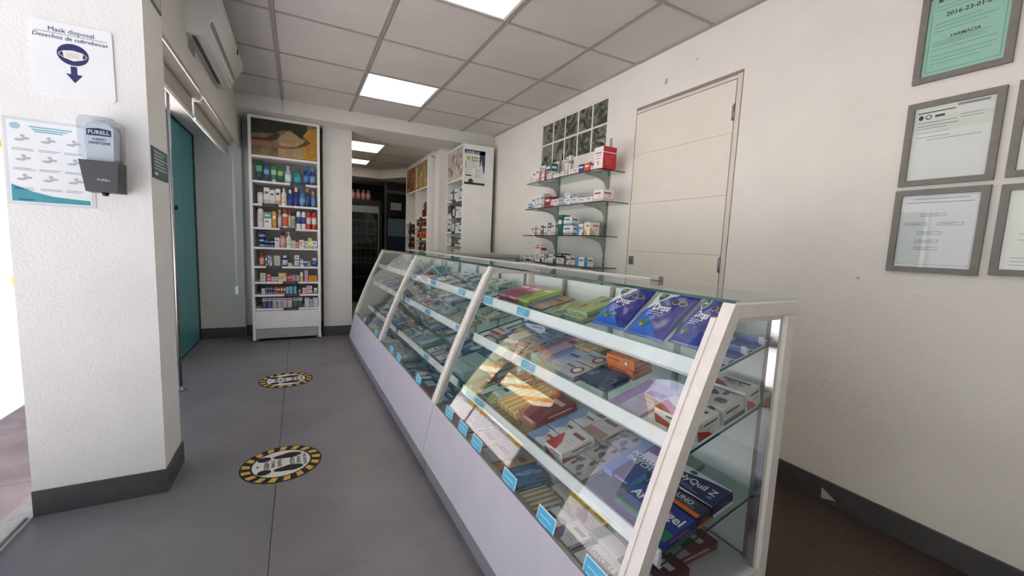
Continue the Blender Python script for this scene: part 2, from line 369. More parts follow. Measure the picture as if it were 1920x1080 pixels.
# ------------------------------------------------------------------ door in the right wall
d = struct(empty('door_1', T(XW, 0, 0)))
GAPM = mat('dark_gap', '#2c2628', .8)
m = MB(); m.box(.05, .1, 1.48, 2.27, 0, 2.103, GAPM); m.obj('rebate', d)
DOORW = mat('door_paint', '#e7e2d5', .5, var=.02); PINKT = mat('door_frame_paint', '#ddd2ca', .55, var=.03)
m = MB(); m.box(.0, .05, 1.486, 1.513, 0, 2.086, PINKT); m.box(.004, .05, 1.513, 2.268, 2.066, 2.084, PINKT); m.obj('door_frame', d)
zs = [.01, .42, .76, 1.10, 1.437, 1.777, 2.060]
for k in range(6): MB().box(.001, .04, 1.519, 2.263, zs[k]+.0008, zs[k+1]-.0008, DOORW).obj('door_panel', d)
for z in (1.84, 1.0):
    m = MB(); m.lathe([(.005, 0), (.005, .09)], STEEL, 8, c=(-.003, 1.517, z)); m.box(-.001, .002, 1.52, 1.532, z+.005, z+.085, STEEL); m.obj('hinge', d)
m = MB(); m.cbox(-.004, .001, 2.195, 2.243, 1.005, 1.065, STEEL); m.lathe([(.012, -.008), (.012, 0)], GREYM, 12, c=(-.002, 2.219, 1.035), axis='x'); m.box(-.0115, -.0095, 2.217, 2.221, 1.027, 1.043, BLACK); m.obj('lock_plate', d)
# glass block window
g = struct(empty('window_1', T(XW, 0, 0)))
m = MB(); m.box(.0065, .06, 2.585, 3.55, 1.885, 2.28, mat('mortar', '#e6e2d4', .8, bump=.2)); m.box(.06, .13, 2.6, 3.54, 1.9, 2.27, DARK); m.obj('mortar', g)
BLK = bpy.data.materials.new('wavy_glass_block'); BLK.use_nodes = True; nt = BLK.node_tree; bs = nt.nodes['Principled BSDF']
bs.inputs['Base Color'].default_value = lin('#5d6355'); bs.inputs['Roughness'].default_value = .08; bs.inputs['Coat Weight'].default_value = .6
wv = nt.nodes.new('ShaderNodeTexNoise'); wv.inputs['Scale'].default_value = 7; wv.inputs['Distortion'].default_value = 2.4; wv.inputs['Detail'].default_value = 1
tc = nt.nodes.new('ShaderNodeTexCoord'); nt.links.new(tc.outputs['Object'], wv.inputs[0]); bp = nt.nodes.new('ShaderNodeBump'); bp.inputs['Strength'].default_value = 1; bp.inputs['Distance'].default_value = .05
nt.links.new(wv.outputs[0], bp.inputs['Height']); nt.links.new(bp.outputs[0], bs.inputs['Normal'])
cr = nt.nodes.new('ShaderNodeValToRGB'); cr.color_ramp.elements[0].position = .42; cr.color_ramp.elements[0].color = lin('#33382f'); cr.color_ramp.elements[1].position = .6; cr.color_ramp.elements[1].color = lin('#787d6f')
nt.links.new(wv.outputs[0], cr.inputs[0]); nt.links.new(cr.outputs[0], bs.inputs['Base Color'])
bw = (3.55-2.585-.012*6)/5
for i in range(5):
    for j in range(2):
        y = 2.585+.008+i*(bw+.0145); z = 1.885+.006+j*.1955
        MB().cbox(.004, .05, y, y+bw, z, z+.183, BLK, .004).obj('glass_block', g)
# teal frosted glass of the bay, with its rail and studs
TEAL = bpy.data.materials.new('teal_film_glass'); TEAL.use_nodes = True; nt = TEAL.node_tree; bs = nt.nodes['Principled BSDF']; bs.inputs['Roughness'].default_value = .28
tc = nt.nodes.new('ShaderNodeTexCoord'); mp = nt.nodes.new('ShaderNodeMapping'); mp.inputs['Scale'].default_value = (1, 60, .6); nz = nt.nodes.new('ShaderNodeTexNoise'); nz.inputs['Scale'].default_value = 1.5
nt.links.new(tc.outputs['Object'], mp.inputs[0]); nt.links.new(mp.outputs[0], nz.inputs[0]); cr = nt.nodes.new('ShaderNodeValToRGB')
cr.color_ramp.elements[0].color = lin('#4d8890'); cr.color_ramp.elements[1].color = lin('#78b8ba'); nt.links.new(nz.outputs[0], cr.inputs[0]); nt.links.new(cr.outputs[0], bs.inputs['Base Color'])
tr = nt.nodes.new('ShaderNodeBsdfTranslucent'); nt.links.new(cr.outputs[0], tr.inputs[0]); mx = nt.nodes.new('ShaderNodeMixShader'); mx.inputs[0].default_value = .3
nt.links.new(bs.outputs[0], mx.inputs[1]); nt.links.new(tr.outputs[0], mx.inputs[2]); nt.links.new(mx.outputs[0], nt.nodes['Material Output'].inputs[0])
w2 = struct(empty('window_2', T(XL, 0, 0)))
for y0, y1 in ((4.2, 4.64), (4.645, 5.10)):
    MB().box(-.012, -.002, y0, y1, .012, 2.04, TEAL).obj('glass_panel', w2)
m = MB(); m.box(-.02, .004, 5.10, 5.15, 0, 2.05, mat('dark_teal_metal', '#16393f', .4, .3)); m.box(-.02, .004, 2.375, 5.1, 2.03, 2.05, mat('dark_teal_metal', '#16393f')); m.box(-.016, 0, 4.2, 5.1, 0, .012, mat('dark_teal_metal', '#16393f')); m.obj('edge_frame', w2)
for z in (.35, 1.55, 1.8): MB().lathe([(.008, 0), (.008, .012)], CHROME, 10, axis='x').obj('stud', w2, T(.0, 5.085, z))
MB().lathe([(.018, 0), (.018, .02), (.008, .024)], BLACK, 12, axis='x').obj('pull_knob', w2, T(-.002, 4.35, 1.3))
p = empty('pole', T(-.745, 3.5, 0)); tag(p, 'thin metal floor pole with round foot behind the pillar', 'pole')
MB().lathe([(.009, .01), (.009, 2.0)], STEEL, 10).obj('rod', p)
MB().lathe([(.03, 0), (.03, .008), (.014, .02), (.01, .03)], STEEL, 16).obj('foot', p)
m = MB(); m.cbox(-.16, .02, -.012, .012, 2.0, 2.02, STEEL); m.obj('bracket', p)
# ================================================================== THINGS ON THE LEFT
# air conditioner
ac = empty('air_conditioner', T(-.515, 2.82, 2.15)); tag(ac, 'white wall mounted split air conditioner above the roller blinds', 'air conditioner')
ACW = mat('ac_plastic', '#e4e3e0', .35, var=.02)
P = [(0, .0), (.07, -.002), (.088, .012), (.107, .075), (.135, .12), (.16, .165), (.165, .2), (.15, .235), (.12, .25), (0, .25)]
m = MB(); m.prism(P, 'y', 0, .95, ACW, True); m.obj('body', ac)
m = MB(); m.box(.022, .04, .03, .80, -.005, -.0005, BLACK); 
for k in range(26): m.box(.022, .04, .04+k*.029, .043+k*.029, -.007, -.005, GREYM)
m.obj('air_outlet', ac)
m = MB(); m.prism([(.045, -.003), (.085, .005), (.103, .06), (.1, .063), (.082, .01), (.045, .003)], 'y', .05, .9, mat('ac_flap', '#efecea', .4)); m.obj('flap', ac)
m = MB(); m.prism([(.1, .06), (.108, .072), (.117, .088), (.113, .09), (.1, .072)], 'y', .02, .93, mat('ac_shadow_gap', '#8f8d92', .5)); m.obj('front_grille', ac)
m = MB(); m.box(.16, .1665, .62, .64, .16, .19, INK); m.obj('badge', ac)
m = MB(); m.box(0.0, .003, .05, .2, -.06, -.015, mat('ac_tape', '#8f8d8f', .6)); o = m.obj('tape_strip', ac)
m = MB()
for r in (.055, .038):
    m.tube([(0, r*math.cos(a*PI/10), r*math.sin(a*PI/10)) for a in range(21)], .003, GREYM, 6)
o = m.obj('pipe_ring', None, T(-.511, 2.46, 2.2)); tag(o, 'round pipe hole cover ring on the beam beside the pillar', 'ring')
# roller blinds
BLW = mat('blind_tube', '#ddd6c9', .5, var=.03); BLF = mat('blind_fabric', '#b3aca9', .7, var=.05)
for y0, y1, lab in ((2.385, 3.31, 'rolled up roller blind next to the pillar'), (3.33, 4.78, 'rolled up roller blind next to the back corner')):
    r = empty('roller_blind', T(-.568, y0, 1.962)); tag(r, lab, 'roller blind', 'roller blinds along the beam'); L = y1-y0
    MB().lathe([(.029, .01), (.029, L-.01)], BLW, 16, axis='y').obj('roll', r)
    MB().box(-.02, -.014, .02, L-.02, -.13, 0, BLF).obj('fabric', r)
    MB().lathe([(.011, .01), (.011, L-.01)], RAILW, 10, axis='y', c=(-.017, 0, -.135)).obj('bottom_bar', r)
    for k in (0, 1):
        m = MB(); m.lathe([(.035, 0), (.035, .008)], ACW, 14, axis='y'); m.obj('bracket', r, T(0, 0 if k == 0 else L-.008, 0))
    if y0 > 3:
        m = MB()
        for q in (-.012, .012): m.tube([(.03+q*.3, L-.1+q, 0), (.03+q*.3, L-.1+q, -1.36)], .0022, RAILW, 6)
        m.obj('chain', r); m = MB(); m.cbox(.018, .044, L-.12, L-.08, -1.44, -1.36, RAILW, .006); m.obj('chain_weight', r)
# signs on the pillar -------------------------------------------------
NAVY = pm('#2b2f63')
M0 = plane((-.7135, 2.1195, 1.702), (1, 0, .012), (0, 0, 1)); s = empty('wall_sign', M0)
tag(s, 'white mask disposal sign with navy arrow on the pillar', 'sign')
def rrect(w, h, r, n=5):
    o = []
    for cx, cy, a0 in ((w/2-r, h/2-r, 0), (-w/2+r, h/2-r, 90), (-w/2+r, -h/2+r, 180), (w/2-r, -h/2+r, 270)):
        for k in range(n+1):
            a = math.radians(a0+90*k/n); o.append((cx+r*math.cos(a), cy+r*math.sin(a)))
    return o
m = MB(); m.prism(rrect(.217, .25, .01), 'z', 0, .004, mat('sign_plastic', '#eff0f2', .3, var=.02)); m.obj('board', s)
I4 = T(0, 0, .0046); m = MB(); m.text('Mask disposal', .022, I4 @ T(0, .098, 0), NAVY, 0); m.text('Desechos de cubrebocas', .0195, I4 @ T(-.002, .074, 0) @ Matrix(((1, .2, 0, 0), (0, 1, 0, 0), (0, 0, 1, 0), (0, 0, 0, 1))), NAVY, wfit=.2)
rect(m, I4, -.095, .095, .0855, .0868, NAVY); m.obj('lettering', s)
m = MB(); m.disc((.0, .022, .0046), .042, .037, NAVY); pol(m, I4, [(.008, -.018), (.008, -.045), (.022, -.045), (0, -.075), (-.022, -.045), (-.009, -.045), (-.009, -.018)], NAVY); m.obj('arrow_symbol', s)
m = MB(); pol(m, I4, [(-.027, .032), (0, .037), (.027, .032), (.025, .008), (0, .0), (-.025, .008)], PAPER, .0005)
for q in (-1, 1): m.tube([tuple(I4 @ Vector((q*(.026+.011*math.sin(PI*k/8)), .03-.02*k/8, .0006))) for k in range(9)], .0011, PAPER, 5)
for y in (.012, .018, .024): rect(m, I4, -.018, .018, y, y+.0012, LINE, .0009)
m.obj('mask_symbol', s)
# hygiene poster
M0 = plane((-.793, 2.1195, 1.331), (1, 0, -.01), (.01, 0, 1)); s = empty('poster', M0); tag(s, 'laminated hand hygiene poster with teal wave partly behind the dispenser', 'poster')
m = MB(); m.box(-.115, .115, -.15, .15, 0, .0008, mat('laminate_film', '#d9dbdc', .25)); m.obj('laminate', s)
m = MB(); m.box(-.105, .105, -.142, .142, .0008, .0014, mat('poster_paper', '#e9edef', .4, var=.01)); m.obj('sheet', s)
I4 = T(0, 0, .0018); TEALP = pm('#3d96a3'); m = MB()
pol(m, I4, [(-.103, -.139), (.1, -.139), (.1, -.123), (.05, -.12), (0, -.116), (-.05, -.103), (-.103, -.08)], TEALP); m.obj('wave_print', s); m = MB()
m.disc((-.085, .122, .0019), .013, .011, pm('#9fc7d3')); m.obj('emblem_print', s); m = MB()
for k, y in enumerate((.124, .116, .109)): rect(m, I4, -.05+.006*k, .06-.012*k, y-.0022, y+.0022, pm('#7ab4c0'))
m.obj('title_print', s)
for i in range(3):
    for j in range(3):
        m = MB(); x = -.068+.066*i; y = .075-.068*j
        for q, (dx, dy, rx, ry) in enumerate(((-.008, .0, .013, .0045), (.008, .006, .011, .004), (.0, .014, .006, .0045))): m.disc((x+dx, y+dy, .0019+.0002*q), rx, ry, pm('#b3b3b8'), 12)
        lines(m, I4, x-.028, x+.03, y-.03, 2, .005, LINE, .0009); m.obj('pictogram', s)
m = MB(); lines(m, I4, -.09, -.04, -.132, 1, .004, PAPER, .001); m.obj('footer_line', s)
# sanitizer dispenser
dp = empty('soap_dispenser', T(-.637, 2.118, 1.24)); tag(dp, 'wall hand sanitizer dispenser with clear top and grey lower cover', 'dispenser')
CLR = glass('clear_plastic', (.88, .9, .92), 1.45, .05)
m = MB(); m.prism(rrect(.1, .26, .018), 'y', -.006, 0, WHITE); m.v = [(a, b, c+.133) for a, b, c in m.v]; m.obj('back_plate', dp)
m = MB(); m.prism([(-.05, .0), (-.053, .11), (.053, .11), (.05, 0)], 'y', -.09, -.006, mat('grey_cover', '#3e3d41', .45, var=.03))
for i, (a, b, c) in enumerate(m.v):
    if b < -.05 and c < .05: m.v[i] = (a*.86, b+.012, c)
m.obj('lower_cover', dp)
m = MB(); m.prism(rrect(.106, .155, .022), 'y', -.085, -.006, CLR); m.v = [(a, b, c+.188) for a, b, c in m.v]; m.obj('clear_cover', dp)
m = MB(); m.prism([(-.036, .112), (-.04, .225), (-.028, .243), (.028, .243), (.04, .225), (.036, .112)], 'y', -.07, -.012, mat('gel_bag', '#dcdfe6', .3, var=.03)); bag = m.obj('refill', dp)
I4 = plane((0, -.0712, .0), (1, 0, 0), (0, 0, 1)); m = MB(); pol(m, I4, [(-.033, .2), (.033, .2), (.033, .222), (.0, .227), (-.033, .222)], NAVY); m.text('PURELL', .019, I4 @ T(0, .211, .0006), PAPER, .02, .058)
m.text('HAND', .013, I4 @ T(0, .187, 0), NAVY); m.text('SANITIZER', .013, I4 @ T(0, .174, 0), NAVY, .012, .06); m.obj('refill_label', bag)
I4 = plane((0.012, -.0908, .03), (1, 0, 0), (0, 0, 1)); m = MB(); m.text('PURELL', .011, I4 @ T(0, .012, .0), mat('embossed', '#b9b9bd', .4), .02); m.obj('embossed_logo', dp)
m = MB(); m.lathe([(.008, -.012), (.012, .0)], BLACK, 10, c=(0, -.045, 0)); m.obj('nozzle', dp)
# plaques on the pillar's inner side
M0 = plane((-.5145, 2.243, 1.381), (0, 1, 0), (0, 0, 1)); s = empty('wall_plaque', M0); tag(s, 'dark teal plaque with pale lettering on the side of the pillar', 'sign')
m = MB(); m.cbox(-.105, .105, -.062, .062, 0, .004, mat('teal_plaque', '#33575a', .3)); m.obj('plate', s)
m = MB(); lines(m, T(0, 0, .0046), -.085, .085, .045, 6, .0135, pm('#b7cccb'), .003, .3); rect(m, T(0, 0, .0046), -.09, -.045, -.048, -.038, PAPER); m.obj('lettering', s)
M0 = plane((-.5145, 2.27, 2.13), (0, 1, 0), (0, 0, 1)); s = empty('wall_plaque', M0); tag(s, 'green bordered plate high on the pillar edge at the top', 'sign')
m = MB(); m.cbox(-.09, .09, -.11, .12, 0, .004, pm('#5f7d62')); m.obj('plate', s)
m = MB(); m.box(-.078, .078, -.098, .108, .004, .005, pm('#c9ccb9')); m.obj('face', s)

# ================================================================== FLOOR DECALS
YEL = pm('#dcb04a'); 
def decal(x, y, r, label):
    s = empty('floor_decal', T(x, y, 0) @ RZ(-90+3)); tag(s, label, 'floor sticker', 'round standing spot stickers on the floor')
    m = MB(); m.lathe([(r, .0004), (r, .0014)], pm('#141416'), 48); m.obj('disc', s)
    for k in range(17):
        a0 = 2*PI*k/17; a1 = a0+2*PI/17*.5; q = MB(); pts = []
        for a in (a0, (a0+a1)/2, a1): pts.append((r*.96*math.cos(a), r*.96*math.sin(a), .0019))
        for a in (a1, (a0+a1)/2, a0): pts.append((r*.76*math.cos(a+.06), r*.76*math.sin(a+.06), .0019))
        q.poly(pts, YEL); q.obj('yellow_dash', s)
    MB().lathe([(r*.71, .0014), (r*.71, .0022)], pm('#e6e4de'), 40).obj('white_centre', s)
    for sx in (-1, 1):
        f = MB(); cx = sx*r*.36
        f.poly([(cx+r*.155*math.cos(2*PI*k/20)*(1.1 if math.sin(2*PI*k/20) > 0 else .85), r*.15+r*.36*math.sin(2*PI*k/20), .0027) for k in range(20)], pm('#141416'))
        f.poly([(cx+r*.14*math.cos(2*PI*k/16), -r*.42+r*.165*math.sin(2*PI*k/16), .0027) for k in range(16)], pm('#141416'))
        f.obj('footprint', s)
    t = MB(); yy = r*.56
    for k, w in enumerate(('POR FAVOR', 'PARESE', 'AQUI', '', 'PLEASE', 'STAND', 'HERE')):
        if w: MB().text(w, r*.19, T(0, yy-k*r*.155, .0028), INK, .03, r*.38 if k else r*.62).obj('lettering', s)
    rect(t, T(0, 0, .0028), -r*.04, r*.04, -r*.6, -r*.55, INK); t.obj('small_mark', s)
decal(-.088, 2.178, .176, 'black and yellow footprint floor sticker nearest the camera')
decal(-.1, 3.492, .183, 'black and yellow footprint floor sticker nearest the tall cabinet')

# ================================================================== FRAMED CERTIFICATES
FRM = mat('grey_wood_frame', '#7d7a74', .55, var=.12, vscale=30)
def frame(y0, y1, z0, z1, label, design):
    w = y1-y0; h = z1-z0; M0 = plane((XW-.001, (y0+y1)/2, (z0+z1)/2), (0, -1, 0), (0, 0, 1)); s = empty('picture_frame', M0)
    tag(s, label, 'picture frame', 'framed certificates on the right wall'); b = .021; a, c = w/2, h/2
    for pts in ([(-a, -c), (a, -c), (a-b, -c+b), (-a+b, -c+b)], [(a, -c), (a, c), (a-b, c-b), (a-b, -c+b)], [(a, c), (-a, c), (-a+b, c-b), (a-b, c-b)], [(-a, c), (-a, -c), (-a+b, -c+b), (-a+b, c-b)]):
        MB().prism(pts, 'z', 0, .014, FRM).obj('frame_bar', s)
    aa, cc = a-b, c-b
    pap = {'green': '#a9d6c4', 'qr': '#e9e8e2', 'flow': '#dedcd8', 'plain': '#e4e2da'}[design]
    MB().box(-aa, aa, -cc, cc, .001, .004, mat('document_'+design, pap, .5, var=.02)).obj('document', s)
    I4 = T(0, 0, .0045); m = MB()
    if design == 'green':
        G = pm('#3c6b62'); rect(m, I4, -aa*.9, aa*.9, cc*.86, cc*.865, G); m.text('2016-23-01-012', .021, I4 @ T(.01, cc*.5, 0), INK, .02, aa*1.6); m.text('FARMACIA', .016, I4 @ T(.0, -cc*.08, 0), INK, .02)
        for y in (.75, .66, .32, .22, .12, -.2, -.15, -.25, -.35, -.5, -.6, -.7): lines(m, I4, -aa*.8, aa*.8, cc*y, 1, .01, pm('#6f9d92'), .001)
        for p in ((-.9, -.9, .9, -.89), (-.9, .6, -.89, -.9), (.89, .6, .9, -.9)): rect(m, I4, aa*p[0], aa*p[2], cc*min(p[1], p[3]), cc*max(p[1], p[3]), G)
        m.disc((-aa*.72, cc*.92, .0045), .008, .008, G, 14)
    elif design == 'qr':
        rect(m, I4, -aa*.92, aa*.05, cc*.84, cc*.87, INK); rect(m, I4, aa*.1, aa*.85, cc*.9, cc*.96, LINE); m.disc((-aa*.82, cc*.73, .0046), .007, .009, INK, 12); m.disc((-aa*.62, cc*.73, .0046), .009, .009, INK, 14); m.disc((-aa*.62, cc*.73, .0049), .006, .006, mat('document_qr', pap), 12)
        rect(m, I4, -aa*.45, -aa*.2, cc*.7, cc*.76, INK); lines(m, I4, -aa*.9, aa*.3, cc*.58, 2, .012, LINE, .0013); lines(m, I4, -aa*.9, aa*.1, cc*.42, 3, .016, LINE, .001); lines(m, I4, aa*.2, aa*.9, cc*.66, 2, .01, LINE, .001); lines(m, I4, -aa*.6, aa*.8, cc*.1, 1, .01, LINE, .001, .1)
    elif design == 'flow':
        for y, x0, x1 in ((.88, -.7, .75), (.78, -.85, .85)): rect(m, I4, aa*x0, aa*x1, cc*y, cc*y+.003, LINE)
        for x, y, w_, g_ in ((-.1, .45, .32, 0), (-.55, .2, .3, 0), (.35, .2, .32, 0), (-.15, -.05, .3, 1), (-.2, -.28, .3, 0), (-.2, -.48, .3, 0)):
            for q in (0, 1):
                yy = cc*(y+(.035 if q else -.035)); rect(m, I4, aa*(x-w_), aa*(x+w_), yy-.0006, yy+.0006, INK)
            for q in (-1, 1): rect(m, I4, aa*(x+q*w_)-.0006, aa*(x+q*w_)+.0006, cc*(y-.035), cc*(y+.035), INK)
            lines(m, I4, aa*(x-w_*.7), aa*(x+w_*.7), cc*y, 1, .01, LINE, .001)
        rect(m, I4, -aa*.95, aa*.95, -cc*.93, -cc*.92, LINE)
    else:
        rect(m, I4, -aa*.7, aa*.7, cc*.6, cc*.62, LINE); lines(m, I4, -aa*.7, aa*.7, -cc*.1, 2, .02, LINE, .001); m.text('F', .012, I4 @ T(-aa*.5, -cc*.35, 0), INK); lines(m, I4, -aa*.8, aa*.8, -cc*.7, 3, .012, LINE, .001)
    m.obj('print', s)
    MB().box(-aa, aa, -cc, cc, .0075, .009, GL).obj('pane', s)
frame(.513, .766, 1.788, 2.11, 'grey framed mint green certificate at the top', 'green')
frame(.513, .766, 1.402, 1.715, 'grey framed white certificate with two small emblems in the middle', 'qr')
frame(.513, .768, 1.07, 1.386, 'grey framed flow chart document at the bottom left', 'flow')
frame(.232, .487, 1.406, 1.72, 'grey framed certificate cut off at the picture edge, upper', 'plain')
frame(.232, .489, 1.076, 1.383, 'grey framed certificate cut off at the picture edge, lower', 'plain')
# ================================================================== PRODUCT BUILDERS (cached meshes, every item its own object)
CACHE = {}
def spawn(key, build, name, M, label, cat, group=None):
    """build() -> list of (part name, MB); the first is the thing itself"""
    if key not in CACHE: CACHE[key] = [(n, b.mesh(n)) for n, b in build()]
    parts = CACHE[key]; root = bpy.data.objects.new(name, parts[0][1]); COL.objects.link(root); root.matrix_world = M
    tag(root, label, cat, group)
    for n, me in parts[1:]:
        o = bpy.data.objects.new(n, me); COL.objects.link(o); o.parent = root
    return root
def face_print(mb, M, w, h, acc, style, ink, seed, title=None):
    rnd = random.Random(seed); A = pm(acc); K = pm(ink); x0, x1, y0, y1 = -w/2, w/2, -h/2, h/2; e = .0006; t = min(.0016, h*.03)
    z1 = .0003
    if style == 'band':
        rect(mb, M, x0+e, x1-e, y0+e, y0+h*.28, A); rect(mb, M, x0+w*.12, x0+w*.75, y0+h*.62, y0+h*.76, K)
    elif style == 'block':
        rect(mb, M, x0+e, x0+w*.34, y0+e, y1-e, A); rect(mb, M, x0+w*.42, x0+w*.9, y0+h*.6, y0+h*.74, K)
    elif style == 'wedge':
        pol(mb, M, [(x0+e, y0+e), (x0+w*.62, y0+e), (x0+w*.45, y0+h*.3), (x0+e, y0+h*.62)], A); rect(mb, M, x0+w*.3, x0+w*.88, y0+h*.68, y0+h*.8, K)
    elif style == 'swoosh':
        pol(mb, M, [(x0+e, y1-e), (x0+w*.3, y1-e)]+[(x0+w*(.3+.22*math.sin(k*PI/6)), y1-h*k/6) for k in range(1, 6)]+[(x0+w*.42, y0+e), (x0+e, y0+e)], A)
        rect(mb, M, x0+w*.55, x0+w*.93, y0+h*.55, y0+h*.7, K)
    elif style == 'top':
        rect(mb, M, x0+e, x1-e, y1-h*.42, y1-e, A); rect(mb, M, x0+w*.14, x0+w*.8, y1-h*.27, y1-h*.16, pm('#f0efec'), z1); rect(mb, M, x0+w*.14, x0+w*.6, y0+h*.34, y0+h*.42, K)
    elif style == 'full':
        rect(mb, M, x0+w*.12, x0+w*.88, y0+h*.55, y0+h*.74, pm('#f0efec')); rect(mb, M, x0+e, x1-e, y0+e, y0+h*.16, A)
    elif style == 'ring':
        mb.disc((0, 0, 0), h*.3, h*.3, A, 18, M @ T(w*.22, 0, 0)); mb.disc((0, 0, 0), h*.19, h*.19, pm('#e8e6e0'), 16, M @ T(w*.22, 0, z1)); rect(mb, M, x0+w*.08, x0+w*.5, y0+h*.55, y0+h*.68, K)
    elif style == 'camo':
        for k in range(9): mb.disc((0, 0, 0), w*rnd.uniform(.05, .1), h*rnd.uniform(.08, .16), A if k % 2 else K, 9, M @ T(w*rnd.uniform(-.4, .4), h*rnd.uniform(-.38, .38), z1*k/9))
    elif style == 'stripe':
        for k in range(4): rect(mb, M, x0+w*(.08+.23*k), x0+w*(.18+.23*k), y0+e, y1-e, A)
    elif style == 'tall':
        rect(mb, M, x0+e, x1-e, y0+h*.72, y0+h*.78, A); rect(mb, M, x0+w*.3, x0+w*.42, y0+h*.12, y0+h*.4, A); rect(mb, M, x0+w*.55, x0+w*.67, y0+h*.12, y0+h*.4, A); rect(mb, M, x0+w*.2, x0+w*.8, y0+h*.84, y0+h*.9, K)
    elif style == 'arc':
        pol(mb, M, [(x0+e, y1-e), (x0+e, y1-h*.42)]+[(x0+w*k/8, y1-h*(.42-.36*math.sin(k*PI/16))) for k in range(1, 8)]+[(x1-e, y1-h*.05), (x1-e, y1-e)][:2], A)
        mb.disc((0, 0, 0), w*.07, h*.09, K, 14, M @ T(-w*.22, h*.36, z1)); lines(mb, M, x0+w*.2, x0+w*.7, y0+h*.22, 2, h*.09, pm('#8fa0d0'), t); mb.disc((0, 0, 0), w*.05, h*.07, pm('#4a8fd0'), 10, M @ T(w*.34, -h*.25, 0))
    elif style == 'none': pass
    if style not in ('camo', 'tall', 'stripe', 'none', 'arc'):
        lines(mb, M @ T(0, 0, z1*.5), x0+w*.42, x0+w*.86, y0+h*.5, 2, h*.1, LINE, t*.6)
    if title: mb.text(title[0], title[1], M @ T(title[2]*w, title[3]*h, z1*2), pm(title[4]), .02, w*.92)
SAMEMAT = {}
def carton(w, d, h, base, acc, style='band', ink='#3a3f5c', faces='fts', title=None, tface='t', body=None, seed=1):
    def build():
        b = MB(); b.cbox(-w/2, w/2, -d/2, d/2, 0, h, pm(base), .0009)
        p = MB(); o = .0004
        if 'f' in faces: face_print(p, plane((0, -d/2-o, h/2), (1, 0, 0), (0, 0, 1)), w, h, acc, style, ink, seed, title if tface == 'f' else None)
        if 't' in faces: face_print(p, plane((0, 0, h+o), (1, 0, 0), (0, 1, 0)), w, d, acc, style, ink, seed+1, title if tface == 't' else None)
        if 's' in faces: face_print(p, plane((w/2+o, 0, h/2), (0, 1, 0), (0, 0, 1)), d, h, acc, 'band' if style in ('camo', 'ring', 'tall', 'swoosh', 'arc') else style, ink, seed+2)
        # tuck flap seams on the ends
        p.box(-w/2-.0003, w/2+.0003, d/2-.0016, d/2-.001, h*.02, h*.98, LINE) if d > .02 else None
        return [('carton', b), ('printed_label', p)]
    return ('carton', w, d, h, base, acc, style, ink, faces, title, tface), build
